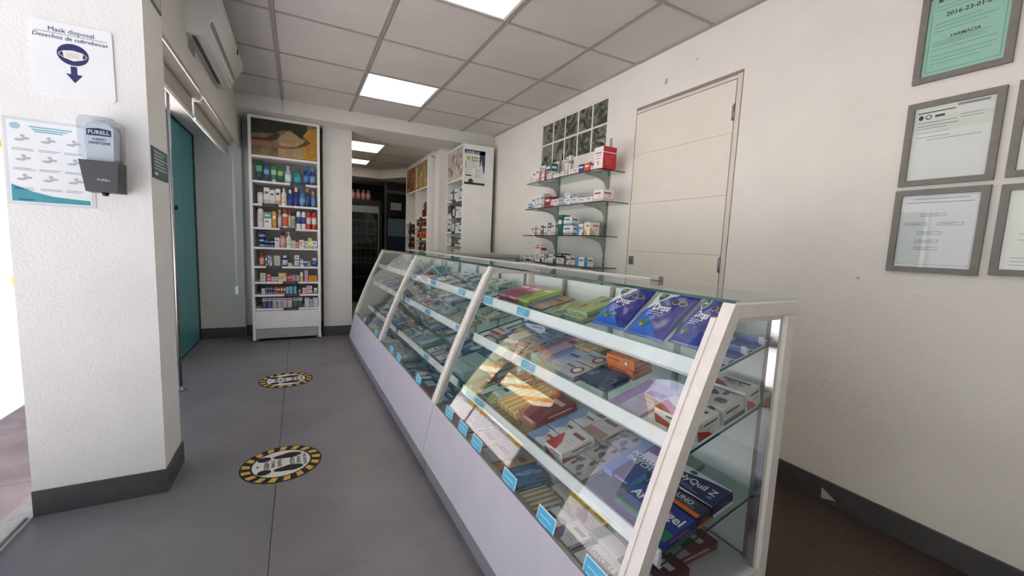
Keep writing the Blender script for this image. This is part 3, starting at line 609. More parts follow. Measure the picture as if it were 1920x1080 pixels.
def bottle(r, h, body, cap, lab, shape='lotion', flat=.7, text='#3a3f5c'):
    def build():
        b = MB(); c = MB(); l = MB(); B = mat('plastic_'+body.lstrip('#'), body, .25, var=.03); Cc = mat('plastic_'+cap.lstrip('#'), cap, .3, var=.03); L = pm(lab); f = flat
        if shape == 'lotion':
            b.lathe([(r*.9, 0), (r, h*.03), (r, h*.55), (r*.86, h*.68), (r*.5, h*.78), (r*.36, h*.8)], B, 16, sy=f); c.lathe([(r*.42, h*.79), (r*.44, h*.97), (r*.36, h)], Cc, 14)
            l.lathe([(r*1.012, h*.12), (r*1.012, h*.5)], L, 16, sy=f)
        elif shape == 'round':
            b.lathe([(r*.92, 0), (r, h*.03), (r, h*.68), (r*.8, h*.75), (r*.5, h*.78)], B, 16); c.lathe([(r*.62, h*.77), (r*.62, h*.99), (r*.55, h)], Cc, 14); l.lathe([(r*1.012, h*.12), (r*1.012, h*.6)], L, 16)
        elif shape == 'can':
            b.lathe([(r*.93, 0), (r, h*.02), (r, h*.74), (r*.9, h*.78)], B, 16); c.lathe([(r*.92, h*.77), (r*.88, h*.9), (r*.6, h*.98), (r*.25, h)], Cc, 16); l.lathe([(r*1.012, h*.3), (r*1.012, h*.68)], L, 16)
        elif shape == 'tall':
            b.lathe([(r*.92, 0), (r, h*.02), (r*.98, h*.6), (r*.7, h*.74), (r*.5, h*.78)], B, 16, sy=f); c.lathe([(r*.55, h*.77), (r*.55, h*.98), (r*.48, h)], Cc, 14); l.lathe([(r*1.012, h*.15), (r*1.0, h*.5)], L, 16, sy=f)
        elif shape == 'pump':
            b.lathe([(r*.95, 0), (r, h*.03), (r, h*.62), (r*.6, h*.72), (r*.4, h*.74)], B, 16); c.lathe([(r*.45, h*.73), (r*.45, h*.8), (r*.14, h*.81), (r*.14, h*.93), (r*.3, h*.94), (r*.3, h)], Cc, 12); c.box(-r*.9, 0, -r*.12, r*.12, h*.945, h*.985, Cc); l.lathe([(r*1.012, h*.15), (r*1.012, h*.55)], L, 16)
        elif shape == 'jar':
            b.lathe([(r*.92, 0), (r, h*.06), (r, h*.55), (r*.9, h*.62)], B, 18); c.lathe([(r*1.02, h*.6), (r*1.02, h*.97), (r*.9, h)], Cc, 18); l.lathe([(r*1.015, h*.14), (r*1.015, h*.5)], L, 18)
        elif shape == 'tube':
            n = 6; V = []; seg = 14
            for i in range(n+1):
                t = i/n; z = h*.16+t*h*.84; rx = r*(.8+.2*t); ry = r*.62*(1-t)+.0012
                V += [(rx*math.cos(2*PI*k/seg), ry*math.sin(2*PI*k/seg), z) for k in range(seg)]
            b.add(V, [(i*seg+k, i*seg+(k+1) % seg, (i+1)*seg+(k+1) % seg, (i+1)*seg+k) for i in range(n) for k in range(seg)]+[tuple(n*seg+k for k in range(seg))], B, True)
            c.lathe([(r*.6, 0), (r*.66, h*.02), (r*.62, h*.17)], Cc, 14)
            V = []; 
            for i in (2, 4):
                t = i/n; z = h*.16+t*h*.84; rx = r*(.8+.2*t)*1.02; ry = (r*.62*(1-t)+.0012)*1.04+.0004
                V += [(rx*math.cos(PI+PI*k/7), ry*math.sin(PI+PI*k/7), z) for k in range(8)]
            l.add(V, [(k, k+1, 8+k+1, 8+k) for k in range(7)], L, True)
        return [('bottle', b), ('cap', c), ('label_band', l)]
    return ('bottle', r, h, body, cap, lab, shape, flat), build
def pouch(w, h, t, seed, dark='#16248c', mid='#1667cc', top='#e9edf2', title='Drops', leaf=True, n=34):
    """a pillow bag lying on its back: x across, y up the bag, z thickness"""
    def S(u, v, side=1):
        k = (1-abs(u)**3)*(1-abs(v)**4); wv = .0025*math.sin(5*u+seed)*math.sin(7*v+2*seed)*k
        return ((u*w/2*(1-.05*(1-abs(v)))), v*h/2, side*(t/2*math.sqrt(max(k, 0))+wv)+t/2)
    def surf(mb, poly2, m, dz): mb.add([(lambda p: (p[0], p[1], p[2]+dz))(S(a, b)) for a, b in poly2], [tuple(range(len(poly2)))], m)
    def build():
        b = MB(); D = mat('foil_'+dark.lstrip('#'), dark, .22, var=.05); Mi = mat('foil_'+mid.lstrip('#'), mid, .22, var=.05); Tp = mat('foil_'+top.lstrip('#'), top, .22, var=.03)
        V = [S(-1+2*i/n, -1+2*j/n) for j in range(n+1) for i in range(n+1)]
        for j in range(n):
            for i in range(n):
                u = -1+2*(i+.5)/n; v = -1+2*(j+.5)/n
                c = Tp if v > .6+.85*u else (Mi if v < -.5-.6*u-.12*math.sin(3*u) else D)
                a = [j*(n+1)+i, j*(n+1)+i+1, (j+1)*(n+1)+i+1, (j+1)*(n+1)+i]
                b.add([V[k] for k in a], [(0, 1, 2, 3)], c, True)
        V2 = [S(-1+2*i/n, -1+2*j/n, -1) for j in range(n+1) for i in range(n+1)]
        b.add(V2, [(j*(n+1)+i, (j+1)*(n+1)+i, (j+1)*(n+1)+i+1, j*(n+1)+i+1) for j in range(n) for i in range(n)], D, True)
        b.box(-w/2, w/2, h/2-.001, h/2+.008, t/2-.001, t/2+.001, Tp); b.box(-w/2, w/2, -h/2-.008, -h/2+.001, t/2-.001, t/2+.001, Mi)
        p = MB(); dz = .0012
        G = pm('#1f6b45'); Wt = pm('#f2f3f5')
        surf(p, [(-.72, .76), (-.2, .76), (-.2, .5), (-.46, .28), (-.72, .5)], Wt, dz); surf(p, [(-.67, .72), (-.25, .72), (-.25, .52), (-.46, .34), (-.67, .52)], G, dz*1.6); surf(p, [(-.58, .62), (-.34, .62), (-.34, .57), (-.58, .57)], Wt, dz*2)
        for cx in (.35, .68):
            surf(p, [(cx+.17*math.cos(PI/8+k*PI/4), .42+.12*math.sin(PI/8+k*PI/4)) for k in range(8)], Wt, dz); surf(p, [(cx+.15*math.cos(PI/8+k*PI/4), .42+.105*math.sin(PI/8+k*PI/4)) for k in range(8)], BLACK, dz*1.6)
        v, f = text_geo(title, .03); sc = .42
        p.add([(lambda q: (q[0], q[1], q[2]+dz))(S(a*sc*.8-.02, .08+bb*sc)) for a, bb, _ in v], f, Wt)
        for k in range(3): surf(p, [(-.55, -.16-.09*k), (.25-.12*k, -.16-.09*k), (.25-.12*k, -.12-.09*k), (-.55, -.12-.09*k)], pm('#bcc8ee'), dz)
        if leaf:
            for k, a in enumerate((20, 70, 120, 165)):
                ca, sa = math.cos(math.radians(a)), math.sin(math.radians(a)); cx, cy = -.25, -.7
                surf(p, [(cx, cy), (cx+.18*ca-.06*sa, cy+.12*sa+.05*ca), (cx+.34*ca, cy+.24*sa), (cx+.18*ca+.06*sa, cy+.12*sa-.05*ca)], pm('#3f8f3a' if k % 2 else '#2d6e33'), dz*(1+.3*k))
            surf(p, [(-.3+.1*math.cos(k), -.74+.07*math.sin(k)) for k in range(6)], pm('#c98a3c'), dz*2.4)
        return [('pouch', b), ('printed_label', p)]
    return ('pouch', w, h, t, seed, dark, title), build
def snackbag(w, h, t, c1, c2, seed=0):
    k_, bld = pouch(w, h, t, seed, c1, c2, c1, '', False, 10)
    def build():
        b = bld()[0][1]; p = MB(); 
        p.disc((0, 0, 0), w*.3, h*.16, pm(c2), 14, T(0, h*.1, t*1.03)); rect(p, T(0, 0, t*1.05), -w*.22, w*.22, -h*.02, h*.05, pm('#e6ddc8'))
        return [('snack_bag', b), ('printed_label', p)]
    return ('snack', w, h, t, c1, c2, seed), build
def blister(w, h, col, acc):
    def build():
        b = MB(); b.cbox(-w/2, w/2, -.001, .001, 0, h, pm(col), .0004); p = MB()
        p.cbox(-w*.4, w*.4, -.012, -.001, h*.06, h*.6, mat('blister_shell_'+acc.lstrip('#'), acc, .15), .004); q = MB(); rect(q, plane((0, -.0013, 0), (1, 0, 0), (0, 0, 1)), -w*.46, w*.46, h*.68, h*.96, pm('#e7e5e2')); rect(q, plane((0, -.0016, 0), (1, 0, 0), (0, 0, 1)), -w*.36, w*.36, h*.78, h*.87, INK)
        return [('card', b), ('blister', p), ('header_print', q)]
    return ('blister', w, h, col, acc), build
ORD = ['first', 'second', 'third', 'fourth', 'fifth', 'sixth', 'seventh', 'eighth', 'ninth']
CATS = {'carton': ('medicine_box', 'box'), 'bottle': ('bottle', 'bottle'), 'pouch': ('candy_pouch', 'pouch'), 'snack': ('snack_bag', 'snack bag'), 'blister': ('blister_pack', 'blister pack')}
def put(items, where, group, side='left'):
    """items: (desc, (key, build), matrix, name, category); labels gain an ordinal where the wording repeats"""
    cnt = {}
    for it in items: cnt[it[0]] = cnt.get(it[0], 0)+1
    seen = {}
    for desc, (key, bld), M, name, cat in items:
        n = cnt[desc]; k = seen.get(desc, 0); seen[desc] = k+1
        lab = f'{desc} {where}' if n == 1 else f'{ORD[k]} {desc} from {side} {where}'
        spawn(key, bld, name or CATS[key[0]][0], M, lab, cat or CATS[key[0]][1], group)
# ================================================================== TALL CABINET AT THE BACK
cb = empty('display_cabinet', T(-.1135, 4.86, 0)); tag(cb, 'tall white display cabinet with hand holding picture header beside the column', 'cabinet')
hw = .3185
for s_ in (-1, 1): MB().cbox(s_*hw-(.0 if s_ < 0 else .026), s_*hw+(.026 if s_ < 0 else 0), 0, .34, .012, 2.27, WHITE).obj('side_panel', cb)
MB().cbox(-hw+.026, hw-.026, 0, .34, 2.245, 2.27, WHITE).obj('top_panel', cb)
MB().box(-hw+.026, hw-.026, .325, .34, .1, 2.245, mat('cabinet_back', '#a8a29b', .5)).obj('back_panel', cb)
MB().cbox(-hw+.026, hw-.026, 0, .34, 1.868, 1.89, WHITE).obj('header_shelf', cb)
SZ = [1.643, 1.415, 1.18, .98, .785, .623, .49, .345]
for k, z in enumerate(SZ):
    sh = MB().cbox(-hw+.026, hw-.026, .004, .325, z-.02, z, WHITE).obj('shelf', cb)
    m = MB(); x0 = (.05, -.2, -.05, -.3, -.18, -.03, -.02, -.03)[k]
    if k != 3:
        m.box(x0-.01, x0+.13, -.004, .004, z-.024, z+.006, mat('dark_strip', '#2b2c31', .4)); m.box(x0+.01, x0+.11, -.0055, -.004, z-.02, z+.002, mat('dark_strip_label', '#4b4d55', .4)); m.obj('shelf_label', sh)
MB().cbox(-hw+.026, hw-.026, .004, .03, .132, .32, WHITE).obj('drawer_front', cb)
MB().cbox(-hw+.026, hw-.026, .006, .03, .03, .128, mat('grey_kick', '#a9a7a6', .35, var=.1)).obj('kick_panel', cb)
for s_ in (-1, 1):
    for y in (.03, .3): MB().lathe([(.012, 0), (.012, .03)], GREYM, 10).obj('foot', cb, T(s_*(hw-.04), y, 0))
# header picture: flat print of two outstretched hands in a dry field
hp = MB(); hp.box(-hw+.027, hw-.027, .006, .012, 1.89, 2.245, mat('field_print', '#7d6a48', .4, var=.35, vscale=14)); hpo = hp.obj('header_picture', cb)
I4 = plane((0, .0055, 2.068), (1, 0, 0), (0, 0, 1)); m = MB(); W_ = hw-.03; H_ = .17
TREE = mat('tree_print', '#262c1d', .5, var=.5, vscale=20); SKIN1 = pm('#4a3128'); SKIN2 = pm('#8f6650'); DRESS = mat('dress_print', '#b08526', .5, var=.25, vscale=30)
pol(m, I4, [(-W_, .03), (-.1, .05), (-.02, .09), (.05, .1), (.13, .04), (.2, .04), (.2, .17), (-W_, .17)], TREE)
pol(m, I4, [(-.06, .02), (.03, .09), (.06, .09), (.19, .0), (.17, -.17), (-.06, -.17)], mat('grass_print', '#a89068', .5, var=.25, vscale=25), .0002)
pol(m, I4, [(W_, .15), (.21, .13), (.16, .06), (.2, .03), (.16, -.03), (.165, -H_), (W_, -H_)], DRESS, .0004)
pol(m, I4, [(-W_, -.01), (-.16, .0), (-.1, .055), (-.05, .06), (-.045, .03), (-.08, -.01), (-.13, -.03), (-W_, -.035)], SKIN1, .0006)
pol(m, I4, [(-W_, -.05), (-.21, -.03), (-.1, -.045), (-.03, -.06), (.02, -.06), (.04, -.075), (.0, -.092), (-.08, -.085), (-.2, -.08), (-W_, -.09)], SKIN2, .0008)
pol(m, I4, [(.03, -.065), (.1, -.055), (.16, -.01), (.2, .035), (.24, .0), (.2, -.03), (.13, -.06), (.04, -.085)], pm('#6b4632'), .001)
m.obj('picture_print', hpo)
# products on it: (kind, crop x, width, height, colour 1, colour 2, colour 3, style, words)
B, Ct, Tb, Bl = 'bottle', 'carton', 'tube', 'blister'
ROWS = [
 [(Tb, 245, 110, .205, '#2f5a49', '#2c4a42', '#6fa08a', '', 'tall dark green squeeze tube'), (Tb, 365, 95, .16, '#2f5d8c', '#244a74', '#7fb0d0', '', 'blue squeeze tube'), (Tb, 480, 95, .16, '#3f8a5c', '#dfe6df', '#9fd0b0', '', 'green squeeze tube with white cap'), (Tb, 590, 95, .155, '#3c7a3e', '#2f5a34', '#a7c78a', '', 'grass green squeeze tube'), (B, 715, 110, .175, '#8fc4cf', '#c4dde2', '#d8e8ec', 'lotion', 'pale aqua lotion bottle'), (B, 875, 125, .15, '#1d93a6', '#17808f', '#3fb8c6', 'lotion', 'squat teal gel bottle'), (B, 1020, 92, .19, '#1c3f86', '#3d78c0', '#5a8fd0', 'tall', 'tall blue shampoo bottle'), (B, 1130, 92, .188, '#1c3f86', '#4d86c8', '#7aa8dc', 'tall', 'tall blue shampoo bottle')],
 [(B, 260, 100, .15, '#d8d4cc', '#4a2f2a', '#eceae4', 'round', 'white bottle with dark brown cap'), (Ct, 365, 95, .165, '#e8e6e0', '#c8c5bf', '#6a6a70', 'band', 'tall white carton'), (Ct, 455, 90, .145, '#e4e2dc', '#cfccc6', '#6a6a70', 'band', 'shorter white carton'), (Ct, 545, 80, .16, '#e9e6df', '#e0a04a', '#33353c', 'band', 'white carton with orange foot'), (B, 640, 95, .172, '#ecebe6', '#e2e1dc', '#d8d6d0', 'lotion', 'white lotion bottle'), (B, 745, 82, .165, '#1f3a80', '#e0e2e6', '#2f55a8', 'tall', 'navy bottle with white cap'), (B, 845, 90, .19, '#1b3478', '#e4e6ea', '#2a4a9c', 'tall', 'taller navy bottle with white cap'), (B, 950, 100, .19, '#4e78b8', '#3c66a8', '#7fa4d6', 'tall', 'clear blue bottle'), (B, 1040, 75, .192, '#23406c', '#b98a4a', '#3c6290', 'round', 'dark blue bottle with gold cap'), (B, 1135, 70, .165, '#3f74b8', '#e0922a', '#5f92d0', 'round', 'blue bottle with orange cap')],
 [(B, 255, 105, .19, '#e6e3da', '#f0eee8', '#d4d2c4', 'can', 'white canister'), (Ct, 370, 125, .155, '#eceae4', '#5aa08c', '#8c3a36', 'top', 'white carton with teal panel'), (Ct, 475, 70, .165, '#d89a2c', '#c4841c', '#8a5a14', 'full', 'mustard yellow carton'), (B, 565, 68, .188, '#a9a6c0', '#c9a86a', '#d8d4e0', 'round', 'lavender bottle with gold cap'), (B, 655, 98, .196, '#ece6dc', '#c8401c', '#d86a4a', 'round', 'white bottle with big red cap'), (B, 730, 50, .18, '#c4b6a2', '#b8502c', '#d8cdb8', 'round', 'slim beige bottle with red cap'), (B, 790, 80, .17, '#c9c3ac', '#2c3326', '#9aa487', 'round', 'cream bottle with dark cap'), (B, 880, 85, .185, '#e8e8ec', '#f0f0f2', '#3a4a8c', 'can', 'white aerosol can with navy print'), (B, 968, 82, .183, '#e8e8ec', '#f0f0f2', '#44529a', 'can', 'white aerosol can with navy print'), (B, 1055, 85, .182, '#c8352c', '#d0402c', '#ecd9d4', 'can', 'red aerosol can'), (B, 1150, 85, .182, '#c8352c', '#d0402c', '#f0e4e0', 'can', 'red aerosol can')],
 [(B, 270, 105, .05, '#2a5c8c', '#16346a', '#9cc4dc', 'jar', 'blue cream jar', 3), (B, 352, 78, .042, '#2c3560', '#1e2750', '#8c96b8', 'jar', 'small navy jar', 2), (B, 434, 78, .042, '#2c3560', '#1e2750', '#a0a8c4', 'jar', 'dark navy jar', 2), (Ct, 515, 80, .1, '#e4e2dc', '#c8ccd0', '#7a8a9a', 'band', 'upright white carton'), (B, 610, 100, .165, '#c98478', '#4a2c2c', '#e2b4a8', 'round', 'pink bottle with dark cap'), (B, 710, 92, .158, '#e9e9e6', '#f0f0ee', '#dcd9d4', 'pump', 'white pump bottle'), (Ct, 788, 70, .025, '#dfe4dc', '#7fb49c', '#4a6a5c', 'band', 'flat white and green box', 3), (Ct, 852, 70, .03, '#d8683c', '#c05024', '#8a3418', 'full', 'flat orange box', 2), (Ct, 932, 85, .085, '#e8e5e0', '#c8a494', '#5a5a60', 'ring', 'white carton with round print'), (Ct, 1010, 55, .075, '#e8e6e2', '#a8b0b8', '#5a5a60', 'band', 'narrow white carton'), (Ct, 1072, 75, .11, '#c9cc4a', '#e0e07a', '#5a6a2a', 'ring', 'lime green carton'), (Ct, 1155, 85, .08, '#e6e2e4', '#c8b4c0', '#6a6070', 'band', 'pale lilac carton')],
 [(B, 262, 78, .14, '#c03a3c', '#b82a2e', '#e0a8a4', 'round', 'red bottle'), (Ct, 335, 34, .11, '#4a7a66', '#8ab49c', '#dfe6df', 'full', 'slim dark green carton'), (Ct, 372, 32, .11, '#b8c0c4', '#7a8aa0', '#3a4a60', 'band', 'slim grey carton'), (Ct, 408, 34, .105, '#d8cfe0', '#7a5a9c', '#4a3a6a', 'top', 'slim purple and white carton'), (Ct, 510, 105, .11, '#c9d4bc', '#8aa878', '#5a6a4a', 'stripe', 'green striped carton'), (B, 640, 95, .112, '#2a2f74', '#dcdde6', '#c8cce0', 'round', 'navy mouthwash bottle with white cap'), (Ct, 725, 62, .035, '#e4e2de', '#c8c4c0', '#5a5a60', 'band', 'small white box'), (Ct, 840, 85, .058, '#dfe6e0', '#5f9c84', '#3a6a5a', 'band', 'white and green box', 2), (Ct, 925, 62, .04, '#dfe4ec', '#3a62b0', '#2a4a8c', 'top', 'small blue and white box', 2), (Ct, 986, 50, .075, '#2a4fa0', '#4a74c4', '#dfe4ec', 'full', 'narrow blue carton'), (Ct, 1045, 55, .055, '#b8b8c0', '#7a7a8a', '#4a4a5a', 'band', 'small grey carton'), (Ct, 1150, 85, .1, '#2c3670', '#8a92b4', '#dfe2ec', 'top', 'navy carton')],
 [(Ct, 270, 85, .03, '#dfe6de', '#6fa886', '#4a7a5c', 'band', 'flat pale green box', 3), (Ct, 365, 72, .04, '#c8484a', '#e0b4b0', '#f0e4e0', 'full', 'flat red box', 2), (Ct, 460, 108, .05, '#ddd2ca', '#c88a7a', '#7a4a40', 'band', 'wide beige box'), (Ct, 590, 140, .09, '#e2cfa0', '#d0a860', '#6a4a24', 'top', 'wide cream carton'), (Ct, 690, 38, .07, '#b83a40', '#d88a84', '#f0e0dc', 'full', 'narrow red carton'), (Ct, 735, 42, .072, '#c84a64', '#e8a8b4', '#f0e0e4', 'full', 'narrow pink carton'), (Ct, 790, 58, .024, '#c8505a', '#e8c4c8', '#f4ecec', 'band', 'flat crimson box', 3), (Ct, 855, 60, .024, '#5a7ab8', '#c8d4e8', '#f0f2f6', 'band', 'flat steel blue box', 3), (Ct, 920, 46, .1, '#d8b84a', '#e8d88a', '#6a5414', 'top', 'upright yellow carton'), (Ct, 1000, 62, .12, '#d8a8c4', '#b878a4', '#6a3a5a', 'stripe', 'upright pink carton'), (Ct, 1115, 150, .021, '#e0a03a', '#c85a2c', '#7a3414', 'band', 'flat orange and yellow box', 3)],
 [(Ct, 272, 55, .062, '#dfdfe2', '#b8bcc4', '#5a5a6a', 'band', 'small upright white box')]+[(Ct, 330+38*k, 34, .085, '#2a2c38', '#8a8c98', '#c4c6d0', 'band', 'narrow black box') for k in range(4)]+[(Ct, 485+45*k, 40, .08, '#8a2c28' if k % 2 else '#b04434', '#d88a6a', '#e8c4b0', 'full', 'narrow red brown box') for k in range(4)]+[(Ct, 668, 50, .075, '#9cc8dc', '#4a9cc4', '#1f5a8c', 'band', 'pale blue box'), (Ct, 733, 66, .028, '#3a9cc8', '#8accdf', '#e4f0f4', 'band', 'flat sky blue box', 3), (Ct, 803, 50, .085, '#2a8cc0', '#9cd4e8', '#e8f4f8', 'stripe', 'upright bright blue box'), (Ct, 880, 34, .055, '#b84a4c', '#e0b8b4', '#f0e4e4', 'full', 'tiny red box'), (Ct, 965, 72, .032, '#e4d4d6', '#c86a74', '#8a3a44', 'band', 'flat white and red box', 2), (Ct, 1055, 95, .042, '#e8e0e0', '#c8545c', '#8a2a34', 'band', 'white and crimson box', 2), (B, 1165, 65, .062, '#3f9c7c', '#e4e8e4', '#8ac8b0', 'jar', 'green jar with white lid')],
 [(Bl, 285+85*k, 78, .105, '#30345c', '#3f4478', '', '', 'dark blue blister pack') for k in range(2)]+[(Bl, 455+85*k, 80, .105, '#b8b4bc', '#a09ca8', '', '', 'grey blister pack') for k in range(2)]+[(Bl, 624+88*k, 80, .1, '#e4d8dc', '#d0a8b4', '', '', 'pale pink blister pack') for k in range(2)]+[(Bl, 805+85*k, 80, .108, '#3f7868', '#2f5c50', '', '', 'dark green blister pack') for k in range(2)]+[(Ct, 1010, 85, .05, '#e4e4e6', '#b8bcc8', '#5a6078', 'band', 'white box', 2), (Ct, 1085, 52, .042, '#c8d0e4', '#7a8cc0', '#3a4a8a', 'band', 'small pale blue box', 2), (Ct, 1160, 82, .05, '#e2e6e4', '#a8c4b8', '#5a7a6c', 'band', 'pale mint box', 2)],
]
SHN = ['top', 'second', 'third', 'fourth', 'fifth', 'sixth', 'seventh', 'bottom']
for k, row in enumerate(ROWS):
    items = []
    for it in row:
        kind, cx, w, h, c1, c2, c3, st, words = it[:9]; n = it[9] if len(it) > 9 else 1
        x = -.40+(cx-150)*.000546; wd = w*.000546*.97; dep = min(.1, max(.035, wd*.8))
        for q in range(n):
            desc = words if n == 1 else words+{2: ((', lower of two', ), (', upper of two', )), 3: ((', lowest of three', ), (', middle of three', ), (', topmost of three', ))}[n][q][0]
            M = T(x, 4.875+dep/2, SZ[k]+q*h+.0005) @ RZ(random.uniform(-3, 3) if n == 1 else random.uniform(-1, 1))
            if kind == B: kb = bottle(wd/2, h, c1, c2, c3, st); nm = {'jar': ('cream_jar', 'jar'), 'can': ('aerosol_can', 'spray can')}.get(st, (None, None))
            elif kind == Tb: kb = bottle(wd/2, h, c1, c2, c3, 'tube'); nm = ('squeeze_tube', 'tube')
            elif kind == Bl: kb = blister(wd, h, c1, c2); nm = (None, None); M = T(x, 4.895, SZ[k]+.0005) @ RX(-4)
            else: kb = carton(wd, dep, h, c1, c2, st, c3, 'f', seed=cx); nm = (None, None)
            items.append((desc, kb, M, *nm))
    put(items, f'on {SHN[k]} shelf of tall cabinet', f'toiletries on the {SHN[k]} shelf of the tall cabinet')
# ================================================================== GLASS SHELVES ON THE RIGHT WALL
ws = empty('wall_shelf_unit', T(XW, 0, 0)); tag(ws, 'four glass wall shelves on grey brackets and slotted uprights', 'shelf')
for y in (2.52, 3.2):
    m = MB(); m.box(-.006, -.0005, y-.013, y-.009, .55, 1.95, ALU); m.box(-.006, -.0005, y+.009, y+.013, .55, 1.95, ALU); m.box(-.003, -.0005, y-.009, y+.009, .55, 1.95, ALU)
    for k in range(27): m.box(-.0036, -.003, y-.003, y+.003, .57+k*.05, .59+k*.05, BLACK)
    m.obj('upright', ws)
WZ = [1.672, 1.442, 1.203, .968]
WY = [(2.335, 3.37), (2.275, 3.38), (2.37, 3.42), (2.36, 3.45)]
for k, z in enumerate(WZ):
    m = MB(); y0, y1 = WY[k]; m.box(-.249, -.011, y0+.001, y1-.001, z-.006, z, GLS); m.box(-.25, -.249, y0, y1, z-.0062, z+.0002, mat('smoky_edge', '#2f3032', .2)); m.box(-.25, -.01, y0, y0+.001, z-.0062, z+.0002, mat('smoky_edge', '#2f3032')); m.box(-.25, -.01, y1-.001, y1, z-.0062, z+.0002, mat('smoky_edge', '#2f3032'))
    sh = m.obj('shelf', ws)
    for y in (2.52, 3.2):
        MB().prism([(-.006, z-.0065), (-.23, z-.0065), (-.23, z-.014), (-.12, z-.026), (-.05, z-.05), (-.026, z-.09), (-.022, z-.12), (-.006, z-.12)], 'y', y-.006, y+.006, ALU).obj('bracket', sh)
WN = ['top', 'second', 'third', 'lowest']
def wbox(y0, y1, h, d, c1, c2, st, c3, words, z=0, x=1.9): return (words, carton(y1-y0, d, h, c1, c2, st, c3, 'fs', seed=int(y0*1000)), (x, (y0+y1)/2, z, d))
